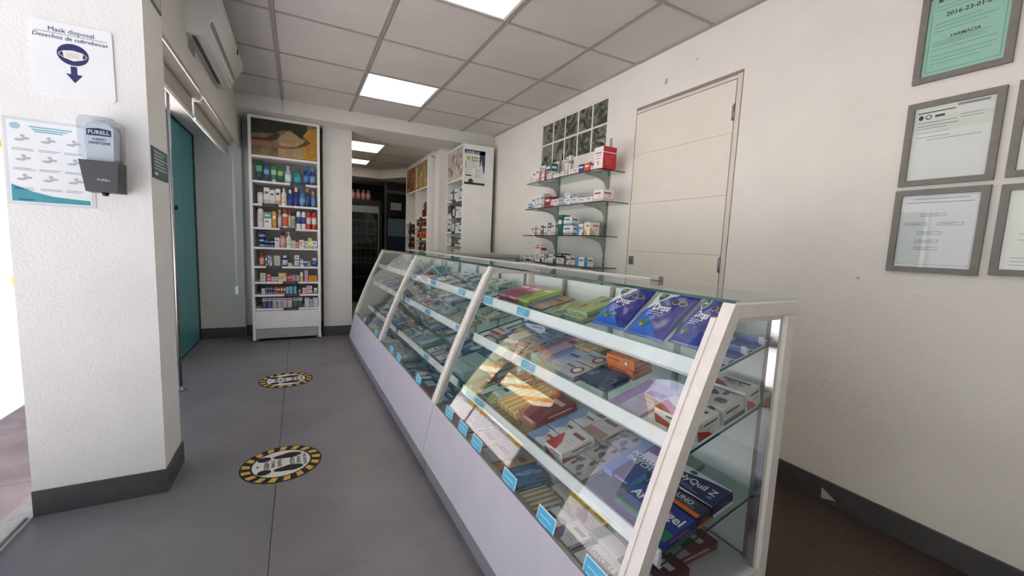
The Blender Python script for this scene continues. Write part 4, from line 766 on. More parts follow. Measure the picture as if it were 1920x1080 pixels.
WR = [
 [wbox(3.30, 3.355, .03, .06, '#e9e7e2', '#c4c8cc', 'band', '#7a7a84', 'tiny white box, lower of two'), wbox(3.30, 3.352, .03, .06, '#e6e4df', '#b8bcc4', 'band', '#7a7a84', 'tiny white box, upper of two', .0305), wbox(3.245, 3.295, .11, .07, '#eceae6', '#c8ccd0', 'band', '#6a6a74', 'upright white box with grey dots'), wbox(3.19, 3.24, .13, .07, '#e8e6e2', '#b4b8c0', 'band', '#6a6a74', 'taller upright white box'), wbox(3.09, 3.185, .16, .07, '#e4e4e2', '#3a6a74', 'top', '#3a3f4c', 'tall white box with dark picture', 0, 1.96), wbox(3.085, 3.165, .045, .05, '#e6dcdc', '#b8343c', 'block', '#8a2a30', 'white and red box, lower of two', 0, 1.892), wbox(3.085, 3.165, .04, .05, '#e6dcdc', '#b8343c', 'block', '#8a2a30', 'white and red box, upper of two', .0455, 1.892), wbox(2.985, 3.06, .05, .07, '#e6e4e0', '#a8b8b0', 'block', '#7a4a44', 'low white box with grey edge'), wbox(2.87, 2.96, .035, .06, '#e9e7e2', '#d0d0cc', 'band', '#7a7a80', 'flat white box'), wbox(2.8, 2.855, .045, .06, '#e4e2de', '#c4c4c0', 'band', '#7a7a80', 'small white box'), wbox(2.755, 2.785, .15, .03, '#dcdad6', '#8a8c90', 'tall', '#5a5c64', 'slim upright white box with toothbrush print'), wbox(2.715, 2.75, .155, .03, '#e4e2de', '#9a9890', 'block', '#5a5c64', 'slim upright white box'), wbox(2.60, 2.71, .045, .09, '#eceae6', '#c0c4cc', 'band', '#5a5f74', 'long white box'), wbox(2.505, 2.595, .11, .08, '#dfe3e6', '#8a98a8', 'band', '#5a6a84', 'white and blue grey box', 0, 1.96), wbox(2.53, 2.595, .06, .05, '#26305c', '#4a5890', 'full', '#c8cce0', 'navy box', 0, 1.892), wbox(2.465, 2.525, .058, .06, '#d8543c', '#c03a28', 'full', '#f0d8d0', 'bright orange red box', 0, 1.892), wbox(2.42, 2.46, .03, .05, '#e8e6e2', '#c8c8c4', 'band', '#7a7a80', 'little white box by the big carton')],
 [wbox(3.30, 3.36, .05, .08, '#4a84b8', '#dfe8f0', 'full', '#dfe8f0', 'light blue curved box'), wbox(3.24, 3.29, .11, .07, '#e9e7e4', '#a8acb4', 'band', '#5a5c68', 'upright white box'), wbox(3.185, 3.235, .115, .07, '#e9e7e4', '#a8acb4', 'ring', '#5a5c68', 'upright white box'), wbox(3.13, 3.18, .12, .07, '#e9e7e4', '#a8acb4', 'ring', '#5a5c68', 'upright white box'), wbox(3.085, 3.125, .125, .07, '#c8c8c6', '#a0a09e', 'band', '#5a5c68', 'tall grey white box'), wbox(2.985, 3.065, .09, .08, '#8f2432', '#b04450', 'full', '#e0b8b8', 'dark red box'), wbox(2.935, 2.98, .05, .06, '#e0d4d6', '#b0404c', 'band', '#8a2a34', 'small white and red box'), wbox(2.865, 2.925, .06, .08, '#e6e5e2', '#c4c4c2', 'band', '#5a5c64', 'white box with grey lettering'), wbox(2.79, 2.86, .065, .1, '#b9bab8', '#9a9c9a', 'band', '#6a6c70', 'plain grey box'), wbox(2.69, 2.78, .05, .08, '#e4e8ec', '#9ab0c8', 'wedge', '#5a7098', 'white box with blue wedge, lower of two'), wbox(2.70, 2.775, .042, .08, '#e4e8ec', '#9ab0c8', 'wedge', '#5a7098', 'white box with blue wedge, upper of two', .0505), wbox(2.6, 2.68, .05, .07, '#e6e2dc', '#c0a890', 'band', '#6a5a50', 'cream box'), wbox(2.505, 2.59, .042, .06, '#e9e8e4', '#d0d0cc', 'band', '#7a7a80', 'low plain white box'), wbox(2.415, 2.5, .042, .06, '#e9e8e4', '#d0d0cc', 'band', '#7a7a80', 'low plain white box'), wbox(2.30, 2.405, .085, .1, '#e8e2e0', '#d8c0bc', 'band', '#9a5a60', 'broad white box with faint red print')],
 [wbox(3.30, 3.4, .012, .08, '#e9e8e4', '#d0d0cc', 'band', '#8a8a90', 'flat white leaflet box'), wbox(3.215, 3.28, .085, .07, '#e6e5e1', '#8a8678', 'ring', '#5a5a5c', 'white box with dark window'), wbox(3.12, 3.185, .08, .06, '#e9e7e3', '#c8b8b4', 'band', '#a06a64', 'white box with red lettering'), wbox(3.075, 3.112, .085, .06, '#6a5a44', '#a8905c', 'full', '#e0d0a0', 'brown box'), wbox(3.01, 3.065, .1, .07, '#e4e6e2', '#a8b8a8', 'band', '#5a6a5c', 'white box with pale green stripe'), wbox(2.955, 3.0, .105, .06, '#e6dfe4', '#4a3a74', 'top', '#4a3a74', 'white and purple box'), wbox(2.89, 2.945, .11, .07, '#e9e6e2', '#d8b8ac', 'band', '#8a5a50', 'white box with pink stripe'), wbox(2.79, 2.85, .165, .08, '#1f6a64', '#174f4c', 'full', '#c8e0dc', 'tall dark green box'), wbox(2.64, 2.77, .075, .1, '#e6e7e8', '#8a98a8', 'band', '#4a566a', 'broad white box with grey letters, lower of two'), wbox(2.66, 2.76, .07, .08, '#e4e6e8', '#8a98a8', 'band', '#4a566a', 'broad white box with grey letters, upper of two', .0755), wbox(2.515, 2.62, .11, .1, '#a8a9a8', '#8e908f', 'band', '#6a6c6e', 'large grey carton', 0, 2.0), wbox(2.505, 2.575, .085, .08, '#e4e8ee', '#6a8ab8', 'swoosh', '#3a5a9a', 'white box with blue swoosh', 0, 1.892), wbox(2.425, 2.495, .095, .09, '#ece4d8', '#d8a868', 'wedge', '#c06a4a', 'white box with orange print')],
 [wbox(3.37, 3.44, .06, .09, '#cfe0e8', '#4a94b8', 'wedge', '#3a6a8a', 'white and light blue box'), wbox(3.29, 3.36, .06, .08, '#e6e6ea', '#2c2f4c', 'band', '#2c2f4c', 'white box with dark foot'), wbox(3.21, 3.28, .065, .08, '#dfdde2', '#b8b4c0', 'band', '#6a6478', 'pale grey box'), wbox(3.11, 3.195, .165, .09, '#ece9e6', '#c0343c', 'tall', '#c0343c', 'tall white box with red bars'), wbox(3.04, 3.095, .065, .08, '#e6e2e4', '#4a3a44', 'wedge', '#4a3a44', 'white box with dark wedge'), wbox(2.985, 3.03, .07, .07, '#e4e4ea', '#2a2f5c', 'top', '#2a2f5c', 'white box with navy top'), wbox(2.9, 2.97, .075, .09, '#e6ebe8', '#c8b4b8', 'band', '#b04a54', 'white box with small red mark'), wbox(2.855, 2.895, .075, .09, '#3f7a64', '#2f5f4e', 'full', '#d0e4da', 'narrow green box'), wbox(2.745, 2.845, .05, .09, '#e4e9e4', '#c4d0c4', 'band', '#6a7a6a', 'low pale green box'), wbox(2.765, 2.84, .035, .08, '#1c1c20', '#3a3a42', 'full', '#8a8a94', 'black box lying on a pale green one', .0505), wbox(2.66, 2.73, .07, .08, '#e6e4ea', '#5a4a64', 'swoosh', '#4a3a5c', 'white box with dark swoosh'), wbox(2.59, 2.65, .04, .08, '#e2e0e4', '#c4bcc8', 'band', '#7a7484', 'low lilac white box'), wbox(2.47, 2.57, .07, .09, '#e8ecee', '#4aa0d0', 'block', '#2a2c34', 'white box with blue block')],
]
for k, row in enumerate(WR):
    put([(w_, kb, T(x, y, WZ[k]+z+.0005) @ RZ(-90+random.uniform(-.5, .5)) @ T(0, d/2, 0), None, None) for w_, kb, (x, y, z, d) in row], f'on {WN[k]} glass wall shelf', f'medicine boxes on the {WN[k]} wall shelf')
def redbox():
    b = MB(); b.cbox(-.05, .05, -.06, .06, 0, .15, pm('#c5202a'), .001); p = MB(); rect(p, plane((0, -.0604, .075), (1, 0, 0), (0, 0, 1)), -.0495, .0495, -.0745, .0745, pm('#efe9e6'))
    I = plane((0, -.0607, .075), (1, 0, 0), (0, 0, 1)); rect(p, I, -.035, .03, .03, .036, INK); lines(p, I, -.03, .03, .015, 3, .02, pm('#b86a6c'), .002); rect(p, I, -.006, .006, -.05, -.03, pm('#c5202a'))
    I = plane((.0504, 0, .075), (0, 1, 0), (0, 0, 1)); rect(p, I, -.0595, .0595, .032, .038, PAPER); lines(p, I, -.04, .03, .01, 5, .015, pm('#e08a88'), .0012); return [('carton', b), ('printed_label', p)]
spawn('redbox', redbox, 'medicine_box', T(1.95, 2.362, WZ[0]+.0005) @ RZ(-90), 'big white carton with bright red side on top glass wall shelf', 'box', 'medicine boxes on the top wall shelf')

# ================================================================== GLASS DISPLAY CASES
TH = 1.3; MC = T(.5, .56, 0) @ RZ(TH)
PF = [(.095, .34), (.128, .43), (.165, .54), (.198, .62), (.243, .72), (.298, .85), (.340, .94), (.368, 1.0)]
def pf(z):
    for (u0, z0), (u1, z1) in zip(PF, PF[1:]):
        if z <= z1: return u0+(u1-u0)*(z-z0)/(z1-z0)
    return PF[-1][0]
# smooth the profile with a quadratic through three points
def fit():
    xs = [p[1] for p in PF]; ys = [p[0] for p in PF]; n = 3
    A = [[sum(x**(i+j) for x in xs) for j in range(n)] for i in range(n)]; bb = [sum(y*x**i for x, y in zip(xs, ys)) for i in range(n)]
    for i in range(n):
        for j in range(i+1, n):
            f = A[j][i]/A[i][i]; bb[j] -= f*bb[i]; A[j] = [a-f*c for a, c in zip(A[j], A[i])]
    c = [0]*n
    for i in reversed(range(n)): c[i] = (bb[i]-sum(A[i][j]*c[j] for j in range(i+1, n)))/A[i][i]
    return lambda z: c[0]+c[1]*z+c[2]*z*z
pf = fit(); PZ = [.34+.66*k/18 for k in range(19)]
SHELF = {1: (.335, .825, .60, .888), 2: (.285, .645, .60, .726), 3: (.235, .39, .60, .47)}
def slope(k): uf, zf, ur, zr = SHELF[k]; return (zr-zf)/(ur-uf)
def tagpart(parent, M, w=.1, h=.034):
    m = MB(); m.M = M; m.box(-w/2, w/2, -h/2, h/2, 0, .0012, TAGW); rect(m, T(0, 0, .0016), -w/2+.003, w/2-.003, -h/2+.003, h/2-.003, TAGB); 
    for q in range(2): rect(m, T(0, 0, .0019), -w*.36, w*(.3-.16*q), h*(.12-.3*q)-.002, h*(.12-.3*q)+.002, pm('#9fdcf2'))
    return m.obj('price_tag', parent)
def case(v0, L, label, near, far, tags, ftags):
    r = empty('display_case', MC @ T(0, v0, 0)); tag(r, label, 'display case', 'curved glass pharmacy counters')
    MB().box(.055, .6, .004, L-.004, 0, .09, PLINTH).obj('plinth', r)
    m = MB(); m.prism([(.04, .09), (.095, .338), (.111, .338), (.056, .09)], 'y', .0015, L-.0015, PANELM); m.box(.0945, .111, .0015, L-.0015, .338, .3405, STEEL); m.obj('front_panel', r)
    MB().box(.1, .612, .004, L-.004, .255, .27, mat('deck_laminate', '#c9cbcf', .35)).obj('deck', r)
    MB().box(.6, .625, .03, L-.03, .09, .27, FRAMEW).obj('rear_kick', r)
    for e in (0, 1):
        out = near if e == 0 else far; tk = .03 if out else .013; v = 0 if e == 0 else L-tk; cw = .013 if out else .007
        po = [(pf(z)-.002, z) for z in PZ]+[(pf(z)+.034, z) for z in reversed(PZ[:-1])]
        m = MB(); m.prism(po, 'y', v, v+tk, FRAMEW); o = m.obj('front_post', r)
        m = MB(); q0 = v+tk if e == 0 else v-cw
        m.prism([(pf(z)-.006, z) for z in PZ[:-1]]+[(pf(z)+.01, z) for z in reversed(PZ[:-1])], 'y', q0, q0+cw, FRAMEW); m.obj('glass_channel', r)
        MB().cbox(pf(.985)+.01, .625, v, v+tk, .964, .999, FRAMEW, .002).obj('top_rail', r)
        MB().cbox(.588, .625, v, v+tk, .09, .964, FRAMEW, .002).obj('rear_post', r)
        MB().prism([(.042, .09), (.08, .268), (.588, .268), (.588, .09)], 'y', v+.002, v+tk-.002, FRAMEW).obj('end_panel', r)
        if (e == 0 and near) or (e == 1 and far):
            m = MB(); m.prism([(pf(z)+.03, z) for z in PZ if z < .965]+[(.59, .965), (.59, .268), (.105, .268)], 'y', v+.013, v+.017, GL if e == 0 else mat('far_end_panel', '#a5a09a', .5)); m.obj('end_glass' if e == 0 else 'end_board', r)
            if e == 0:
                m = MB(); m.box(.575, .588, v+.01, v+.03, .27, .964, CHROME); m.box(.40, .575, v+.01, v+.03, .952, .964, FRAMEW); m.obj('glazing_bead', r)
    V = []; ys = (.012, L-.012)
    for z in PZ: V += [(pf(z)+.004, ys[0], z), (pf(z)+.004, ys[1], z)]
    m = MB(); m.add(V, [(2*k, 2*k+1, 2*k+3, 2*k+2) for k in range(len(PZ)-1)], GL, True); m.add([(a+.006, b_, c) for a, b_, c in V], [(2*k, 2*k+2, 2*k+3, 2*k+1) for k in range(len(PZ)-1)], GL, True); m.obj('curved_glass', r)
    m = MB(); m.box(.368, .63, .002, L-.002, 1.0005, 1.0075, GL); m.box(.3655, .368, .002, L-.002, 1.0003, 1.0077, GLE); tg = m.obj('top_glass', r); m = MB(); m.cbox(.6265, .6325, .48 if near else .002, L-.002, 1.0078, 1.0125, mat('white_strip', '#f2f3f2', .3)); m.box(.63, .6315, .002, L-.002, 1.0003, 1.0077, mat('bright_edge', '#cfd8d4', .2)); m.obj('edge_strip', tg)
    for k in (1, 2, 3):
        uf, zf, ur, zr = SHELF[k]; s_ = slope(k); n = math.atan(s_)
        m = MB(); m.prism([(uf, zf-.006), (ur, zr-.006), (ur, zr), (uf, zf)], 'y', .034, L-.034, GLS)
        for v in (.033, L-.034): m.prism([(uf, zf-.0062), (ur, zr-.0062), (ur, zr+.0002), (uf, zf+.0002)], 'y', v, v+.001, GLE)
        sh = m.obj('shelf', r)
        m = MB(); m.prism([(uf-.004, zf-.012), (uf+.012, zf-.008), (uf+.012, zf-.0062), (uf+.002, zf-.0075), (uf+.0, zf+.034), (uf-.006, zf+.034), (uf-.0125, zf-.002)], 'y', .034, L-.034, RAILW); m.obj('price_rail', sh)
        Mt = plane((uf-.0108, 0, zf+.016), (0, -1, 0), (.0065, 0, .036))
        for kk, v in tags:
            if kk == k: tagpart(sh, Mt @ T(-v, 0, 0))
        for v in (.2, L*.5, L-.2):
            m = MB(); m.prism([(ur+.012, zr-.02), (ur-.1, zr-.02-.1*s_), (ur-.1, zr-.008-.1*s_), (ur+.012, zr-.007)], 'y', v-.004, v+.004, GREYM); m.obj('bracket', sh)
    n = 2
    for q in range(n):
        a = .032+(L-.064)*q/n; b_ = .032+(L-.064)*(q+1)/n
        MB().box(.606+.006*q, .61+.006*q, a, b_, .27, .962, mat('back_door', '#dfe6e4', .35, var=.02)).obj('sliding_door', r)
    for v in (.032, L*.25, L*.5, L*.75): MB().box(.596, .604, v, v+.02, .27, .962, GREYM).obj('stile', r)
    for v, h_ in ftags: tagpart(r, plane((.104, v, .352), (0, -1, 0), (.25, 0, 1)), .085, .055)
    return r
case(0, 1.273, 'curved glass display case with blue candy bags, nearest the camera', True, False, [(1, .86), (1, 1.19), (2, .72), (3, 1.13), (3, 1.03)], [(1.09, 0), (.93, 0), (.79, 0), (.53, 0), (.315, 0), (.105, 0)])
case(1.275, 1.322, 'middle curved glass display case of the row of three', False, False, [(1, 1.2), (1, .75), (1, .25), (2, 1.2), (2, .7), (2, .15), (3, .55)], [(.96, 0), (.75, 0), (.3, 0)])
case(2.599, 1.31, 'curved glass display case at the far end near the column', False, True, [(1, .9), (2, 1.0), (2, .6), (3, .9), (3, .3)], [(.2, 0), (.75, 0)])
m = MB(); m.cbox(-.012, .012, -.02, .02, -.004, .012, STEEL); o = m.obj('glass_clip', None, MC @ T(.624, .455, 1.0118)); tag(o, 'small steel glass clip on the rear edge of the counter top', 'clip')
m = MB(); m.cbox(-.012, .012, -.017, .017, -.004, .012, STEEL); o = m.obj('glass_clip', None, MC @ T(.622, 3.3, 1.0115)); tag(o, 'small steel clip on the far end counter top', 'clip')
# ------------------------------------------------------------------ goods in the cases
def onshelf(k, u, v, rot=0, lift=0):
    if k == 0: return MC @ T(u, v, .2705+lift) @ RZ(-90+rot)
    uf, zf, ur, zr = SHELF[k]; s_ = slope(k); a = math.degrees(math.atan(s_))
    return MC @ T(u, v, zf+(u-uf)*s_+.0008) @ RY(-a) @ T(0, 0, lift) @ RZ(-90+rot)
CN = {0: 'on the floor', 1: 'on top shelf', 2: 'on middle shelf', 3: 'on lower shelf'}
NEAR = {k: [] for k in range(4)}
def c3(k, u, v, w, d, h, words, c1, c2, st='band', ink='#3a3f5c', title=None, rot=0, lift=0, faces='fts'):
    NEAR[k].append((words, carton(w, d, h, c1, c2, st, ink, faces, title, seed=int(u*1000+v*777)), onshelf(k, u, v, rot, lift), None, None))
# top shelf
c3(1, .49, 1.185, .09, .17, .03, 'maroon box', '#a03a63', '#c87a98', 'top', '#5a1c38')
c3(1, .49, 1.09, .09, .17, .03, 'maroon box', '#9a3058', '#d890a8', 'top', '#5a1c38')
c3(1, .49, .985, .1, .18, .034, 'lime green box', '#a4bf5e', '#6f9a3c', 'wedge', '#e6ecd0')
c3(1, .47, .87, .11, .17, .02, 'brown patterned box', '#a98a6c', '#5a6f94', 'block', '#5c4430')
c3(1, .46, .745, .11, .16, .016, 'green and blue leafy packet', '#8fa06a', '#5f7f9c', 'camo', '#4c6a38')
c3(1, .49, .62, .11, .19, .02, 'pale green leafy packet, lower of two', '#9db587', '#6c8a5c', 'camo', '#c9b85a')
c3(1, .50, .62, .11, .18, .02, 'pale green leafy packet, upper of two', '#a3bb8d', '#5f8056', 'camo', '#c9b85a', lift=.0205, rot=4)
def bagM(u, v, tilt, rot=0):
    uf, zf, ur, zr = SHELF[1]; return MC @ T(u, v, zf+(u-uf)*slope(1)+.004) @ RZ(-90+rot) @ RX(tilt) @ T(0, .104, .002)
NEAR[1] += [('blue candy bag, far one', pouch(.14, .185, .032, 1), bagM(.40, .44, 39, 3), None, None), ('blue candy bag, centre one', pouch(.15, .19, .034, 2.3), bagM(.40, .285, 39, -2), None, None), ('dark blue candy bag, near one', pouch(.095, .18, .03, 3.9, '#26308a', '#2a3f9c', '#3a4a9c'), bagM(.41, .16, 39, -3), None, None)]
def thermo():
    b = MB(); b.cbox(-.045, .045, -.1, .1, 0, .002, pm('#3c55a8'), .0006); p = MB(); rect(p, T(0, 0, .0024), -.04, .04, .05, .095, pm('#e3e7ef')); rect(p, T(0, 0, .0027), -.03, .02, .065, .075, pm('#2a3f8c')); rect(p, T(0, 0, .0024), -.04, .04, -.095, -.06, pm('#5f7ac4'))
    t = MB(); t.lathe([(.009, -.05), (.009, .035)], mat('clear_blue_tube', '#7a90cc', .15), 12, axis='x', c=(0, 0, .012)); c = MB(); c.lathe([(.011, .035), (.0115, .05), (.009, .053)], pm('#eceef0'), 12, axis='x', c=(0, 0, .012))
    return [('card', b), ('printed_label', p), ('tube', t), ('cap', c)]
for q, (u, v) in enumerate(((.565, .075), (.49, .073), (.415, .073))):
    NEAR[1].append(('blue card with white capped tube, ' + ('rear', 'middle', 'front')[q]+' one', (('thermo',), thermo), onshelf(1, u-.005, v, 0) @ Matrix.Scale(.34, 4, (0, 1, 0)) @ Matrix.Scale(.8, 4, (1, 0, 0)), 'blister_pack', 'blister pack'))
# middle shelf
c3(2, .385, 1.16, .1, .075, .025, 'white box with red edge', '#dcd6d2', '#b8382f', 'band', '#b8382f')
c3(2, .46, 1.07, .15, .15, .018, 'white and blue box under an open one', '#d6dce2', '#4a6c98', 'swoosh', '#2f4a74')
c3(2, .53, 1.0, .13, .1, .04, 'grey white opened box', '#c4cad0', '#56708e', 'wedge', '#38506e', rot=10, lift=.019)
for q in range(4): c3(2, .368+.062*q, .885, .085, .058, .034, 'small grey box', '#a4abb2', '#6a7a8e', 'band', '#4a5666')
c3(2, .49, .79, .095, .2, .012, 'flat pink box', '#dcb4bc', '#c07a88', 'block', '#8a4a58')
c3(2, .43, .682, .11, .13, .01, 'flat lilac packet', '#cdd0e4', '#9aa2cc', 'block', '#5a6494')  # lilac colour stands for a lavender reflection on the curved glass
c3(2, .549, .675, .12, .09, .022, 'gold box with white plate', '#c9a568', '#a8803c', 'camo', '#e6d2a4')
c3(2, .37, .565, .11, .085, .02, 'grey box with red ring', '#c9c9c8', '#b4373a', 'ring', '#7c7c80')
c3(2, .465, .565, .11, .085, .02, 'grey box with red ring', '#c9c9c8', '#b4373a', 'ring', '#7c7c80')
c3(2, .40, .44, .13, .1, .02, 'navy patterned box', '#2f4370', '#7488b4', 'camo', '#16264a')
c3(2, .50, .43, .12, .085, .034, 'orange box, lower of two', '#dc7a45', '#b8482a', 'band', '#a03a24')
c3(2, .50, .425, .12, .085, .034, 'orange box, upper of two', '#e0824c', '#b8482a', 'ring', '#a03a24', lift=.035, rot=3)
c3(2, .40, .265, .12, .17, .012, 'flat lilac and white box', '#d9cfe6', '#b49cd0', 'block', '#7a64a0')  # paints the lilac reflection of the street as a flat box
c3(2, .38, .105, .13, .085, .045, 'white box with red corner, front one', '#e4e2dd', '#c0342f', 'wedge', '#25262b', ('ACC', .03, .12, .1, '#25262b'))
c3(2, .475, .105, .13, .085, .045, 'black and white box', '#d8d8d6', '#55575e', 'camo', '#2a2c34')
c3(2, .555, .105, .13, .06, .05, 'white box with red corner, rear one', '#e6e4df', '#c0342f', 'wedge', '#25262b', ('ACC', .026, .1, .1, '#25262b'))
# lower shelf
c3(3, .33, 1.2, .06, .11, .03, 'dark red and blue box', '#6a2430', '#3a4f84', 'block', '#e0d4d4')
c3(3, .34, 1.115, .07, .15, .028, 'green and white box', '#dfe8e2', '#2f8a5c', 'block', '#2f7a54')
c3(3, .34, 1.035, .07, .15, .026, 'emerald and white box', '#cfe2d6', '#1f8a4e', 'band', '#1f6a40')
NEAR[3].append(('white bottle with blue cap', bottle(.024, .1, '#dfe4e6', '#2c4a86', '#b8c8d4', 'round'), onshelf(3, .5, 1.12), None, None))
c3(3, .46, 1.02, .05, .08, .07, 'upright green and orange box', '#d08a52', '#2f8a5c', 'top', '#2a4a3a')
c3(3, .40, .90, .16, .22, .03, 'cream and orange striped tray box', '#f0d9a8', '#e8963c', 'stripe', '#8a5a2c')  # box coloured in place of the sunny street's reflection on the glass
c3(3, .40, .745, .12, .2, .05, 'large maroon box', '#93263a', '#b85a62', 'wedge', '#e6cfc8')
for q in range(3): c3(3, .305+.088*q, .625, .11, .083, .02, 'white box with pale blue curve', '#e6eaee', '#8fb2dc', 'swoosh', '#b44a44')
c3(3, .335, .51, .095, .14, .045, 'white box with red stripes', '#e8e4e0', '#c8323e', 'wedge', '#8a2a34')
c3(3, .50, .515, .1, .14, .02, 'white and rose flat box', '#e0d6d4', '#c88a84', 'band', '#8a4a48')
for q in range(3): c3(3, .30+.092*q, .40, .1, .088, .02, 'grey and black patterned box', '#b9b6b4', '#3a3c4c', 'camo', '#6a6870')
c3(3, .47, .285, .105, .2, .022, 'purple patch box, lower of two', '#4a3a86', '#8a6ac0', 'band', '#e8e2f4')
c3(3, .43, .285, .105, .2, .022, 'purple patch box, upper of two', '#3f2f78', '#6a9ad8', 'block', '#cfc6ec', ('POWER\nPATCH', .036, .1, .0, '#f2f0f6'), lift=.0225, rot=2)
c3(3, .315, .13, .175, .11, .036, 'blue and green herbal gel box', '#1f3a8c', '#1f7a5a', 'band', '#c84a94', ('Arnica gel', .06, .0, .15, '#eef2f6'))
c3(3, .40, .125, .16, .05, .034, 'dark box with orange band', '#2c2f3c', '#e0702c', 'band', '#3a3c4a', ('UN-UNO', .022, .0, .15, '#e6e6e6'))
c3(3, .475, .12, .15, .085, .036, 'navy box with white curve', '#1a2458', '#e9ebf0', 'arc', '#2f5a4a', ('NyQuil Z', .03, -.0, -.02, '#f2f4f8'))
# floor of the near case
c3(0, .2, 1.16, .1, .16, .03, 'pink and grey box', '#b8a8b0', '#8a5a6a', 'stripe', '#5a3a48'); c3(0, .2, 1.05, .1, .16, .03, 'grey striped box', '#a8aab0', '#6a6e7c', 'stripe', '#4a4e5c')
c3(0, .38, 1.1, .18, .16, .035, 'rose grey box', '#b49aa4', '#8a6474', 'stripe', '#5a3a48')
c3(0, .2, .93, .12, .17, .025, 'dusty pink box', '#c8b0b4', '#a88088', 'band', '#6a4a54'); c3(0, .4, .92, .12, .17, .03, 'pale pink box', '#cfbcc0', '#a8848c', 'wedge', '#6a4a54')
c3(0, .2, .80, .11, .18, .025, 'plain grey box', '#b4b4b8', '#9a9aa2', 'band', '#6a6a74'); c3(0, .22, .70, .05, .2, .03, 'narrow cream and brown box', '#c9b08c', '#a87850', 'band', '#7a5434')
c3(0, .2, .605, .11, .17, .035, 'blue box', '#3f74a8', '#24507c', 'camo', '#8fb8d8'); c3(0, .36, .60, .12, .13, .045, 'white box with dark lettering', '#e0dfdd', '#c88a6a', 'band', '#2c2e38')
c3(0, .18, .48, .1, .14, .03, 'cream lettered box', '#cfc6ae', '#8f8468', 'stripe', '#4c4638'); c3(0, .315, .44, .13, .11, .04, 'yellow and white oval box', '#e2dcc4', '#c8b04a', 'ring', '#5a4f2c')
c3(0, .165, .375, .09, .12, .03, 'white box with grey oval', '#d6d4d2', '#8a8890', 'ring', '#5c5a64'); c3(0, .165, .28, .075, .11, .05, 'violet and white box', '#dcdadd', '#7a5f98', 'wedge', '#4f3f74'); c3(0, .27, .31, .075, .08, .045, 'plum and white box', '#d8d4d6', '#6f2f4c', 'wedge', '#5a2440')
c3(0, .275, .20, .11, .13, .06, 'white box with teal band', '#dfe1e2', '#1f6a6c', 'block', '#4a5f68'); c3(0, .165, .165, .095, .09, .055, 'white box with large grey name', '#dcdcda', '#b4b8b8', 'none', '#5a6470', ('LOXCELL', .03, 0, .1, '#5a6470'))
c3(0, .46, .12, .06, .16, .035, 'maroon and grey narrow box', '#6f2434', '#b8a4a8', 'band', '#d8c8cc'); c3(0, .30, .085, .06, .15, .04, 'dark maroon narrow box', '#5c1f2e', '#c0a8ae', 'band', '#e0d4d8'); c3(0, .19, .07, .05, .07, .03, 'small bright blue box', '#2f6fb8', '#8fc0e8', 'band', '#e0ecf6')
for k in range(4): put(NEAR[k], CN[k]+' of near case', 'boxes '+CN[k]+' of the near case', 'far end')
# middle and far cases: goods told apart by colour and place
PAL = [('white', '#e2e5e6', '#9fb4c8'), ('pale blue', '#b9cede', '#5a84b0'), ('blue', '#4f79ac', '#c9d9ea'), ('pale green', '#c4d6c8', '#5a9a78'), ('grey', '#b3b7ba', '#7c848c'), ('teal', '#8fb9ba', '#3f7f84'), ('cream', '#ddd5c0', '#b09468'), ('navy', '#2d3d6e', '#8c9cc8'), ('green', '#4f9468', '#d4e6d8'), ('red', '#b0484a', '#e6d2d0')]
STY = ['band', 'block', 'wedge', 'swoosh', 'top', 'ring', 'stripe']; STW = {'band': 'banded', 'block': 'two tone', 'wedge': 'wedge printed', 'swoosh': 'swoosh printed', 'top': 'panelled', 'ring': 'ring printed', 'stripe': 'striped'}
rn = random.Random(21)
def fill(v0, v1, k, us, where, group, skip=()):
    items = []; v = v1; used = set()
    while v > v0+.06:
        w = rn.uniform(.075, .13); v -= w/2
        if v-w/2 < v0: break
        for u, d in us:
            if any(a < v < b for a, b in skip): continue
            for _ in range(40):
                c = PAL[rn.choice((0, 0, 0, 0, 0, 1, 1, 1, 2, 3, 3, 4, 4, 4, 5, 5, 6, 6, 7, 8, 9))]; st = rn.choice(STY)
                if (c[0], st) not in used: break
            used.add((c[0], st)); h = rn.uniform(.015, .04)
            items.append((f'{c[0]} {STW[st]} box', carton(round(w-.01, 3), d, round(h, 3), c[1], c[2], st, '#44506a', 'fts', seed=rn.randint(0, 999)), onshelf(k, u, v, rn.uniform(-.4, .4)), None, None))
        v -= w/2
    put(items, where, group, 'far end')
# vials in the middle case
def vial(): 
    b = MB(); b.lathe([(.009, 0), (.01, .003), (.01, .035), (.006, .04)], pm('#e6e8e6'), 12); c = MB(); c.lathe([(.008, .039), (.008, .05), (.006, .052)], pm('#4a3a3c'), 10); l = MB(); l.lathe([(.0104, .01), (.0104, .028)], pm('#c9d4e4'), 12); return [('vial', b), ('cap', c), ('label_band', l)]
it = []
for q in range(12): it.append(('small white vial with dark cap', (('vial',), vial), onshelf(1, .36+.03*(q % 2), 2.36-.028*(q//2)), 'vial', 'vial'))
for q, (desc, (key, bld), M, name, cat) in enumerate(it): spawn(key, bld, name, M, f'{ORD[q//2]} dark capped vial from far end, {("front", "rear")[q % 2]} row, in middle case', 'vial', 'vials on the top shelf of the middle case')
fill(1.33, 2.56, 1, ((.40, .08), (.53, .1)), 'on top shelf of middle case', 'boxes on the top shelf of the middle case', ((2.15, 2.45),))
fill(1.33, 2.56, 2, ((.36, .1), (.51, .13)), 'on middle shelf of middle case', 'boxes on the middle shelf of the middle case')
fill(1.62, 2.56, 3, ((.33, .14), (.50, .14)), 'on lower shelf of middle case', 'boxes on the lower shelf of the middle case')
mid = []
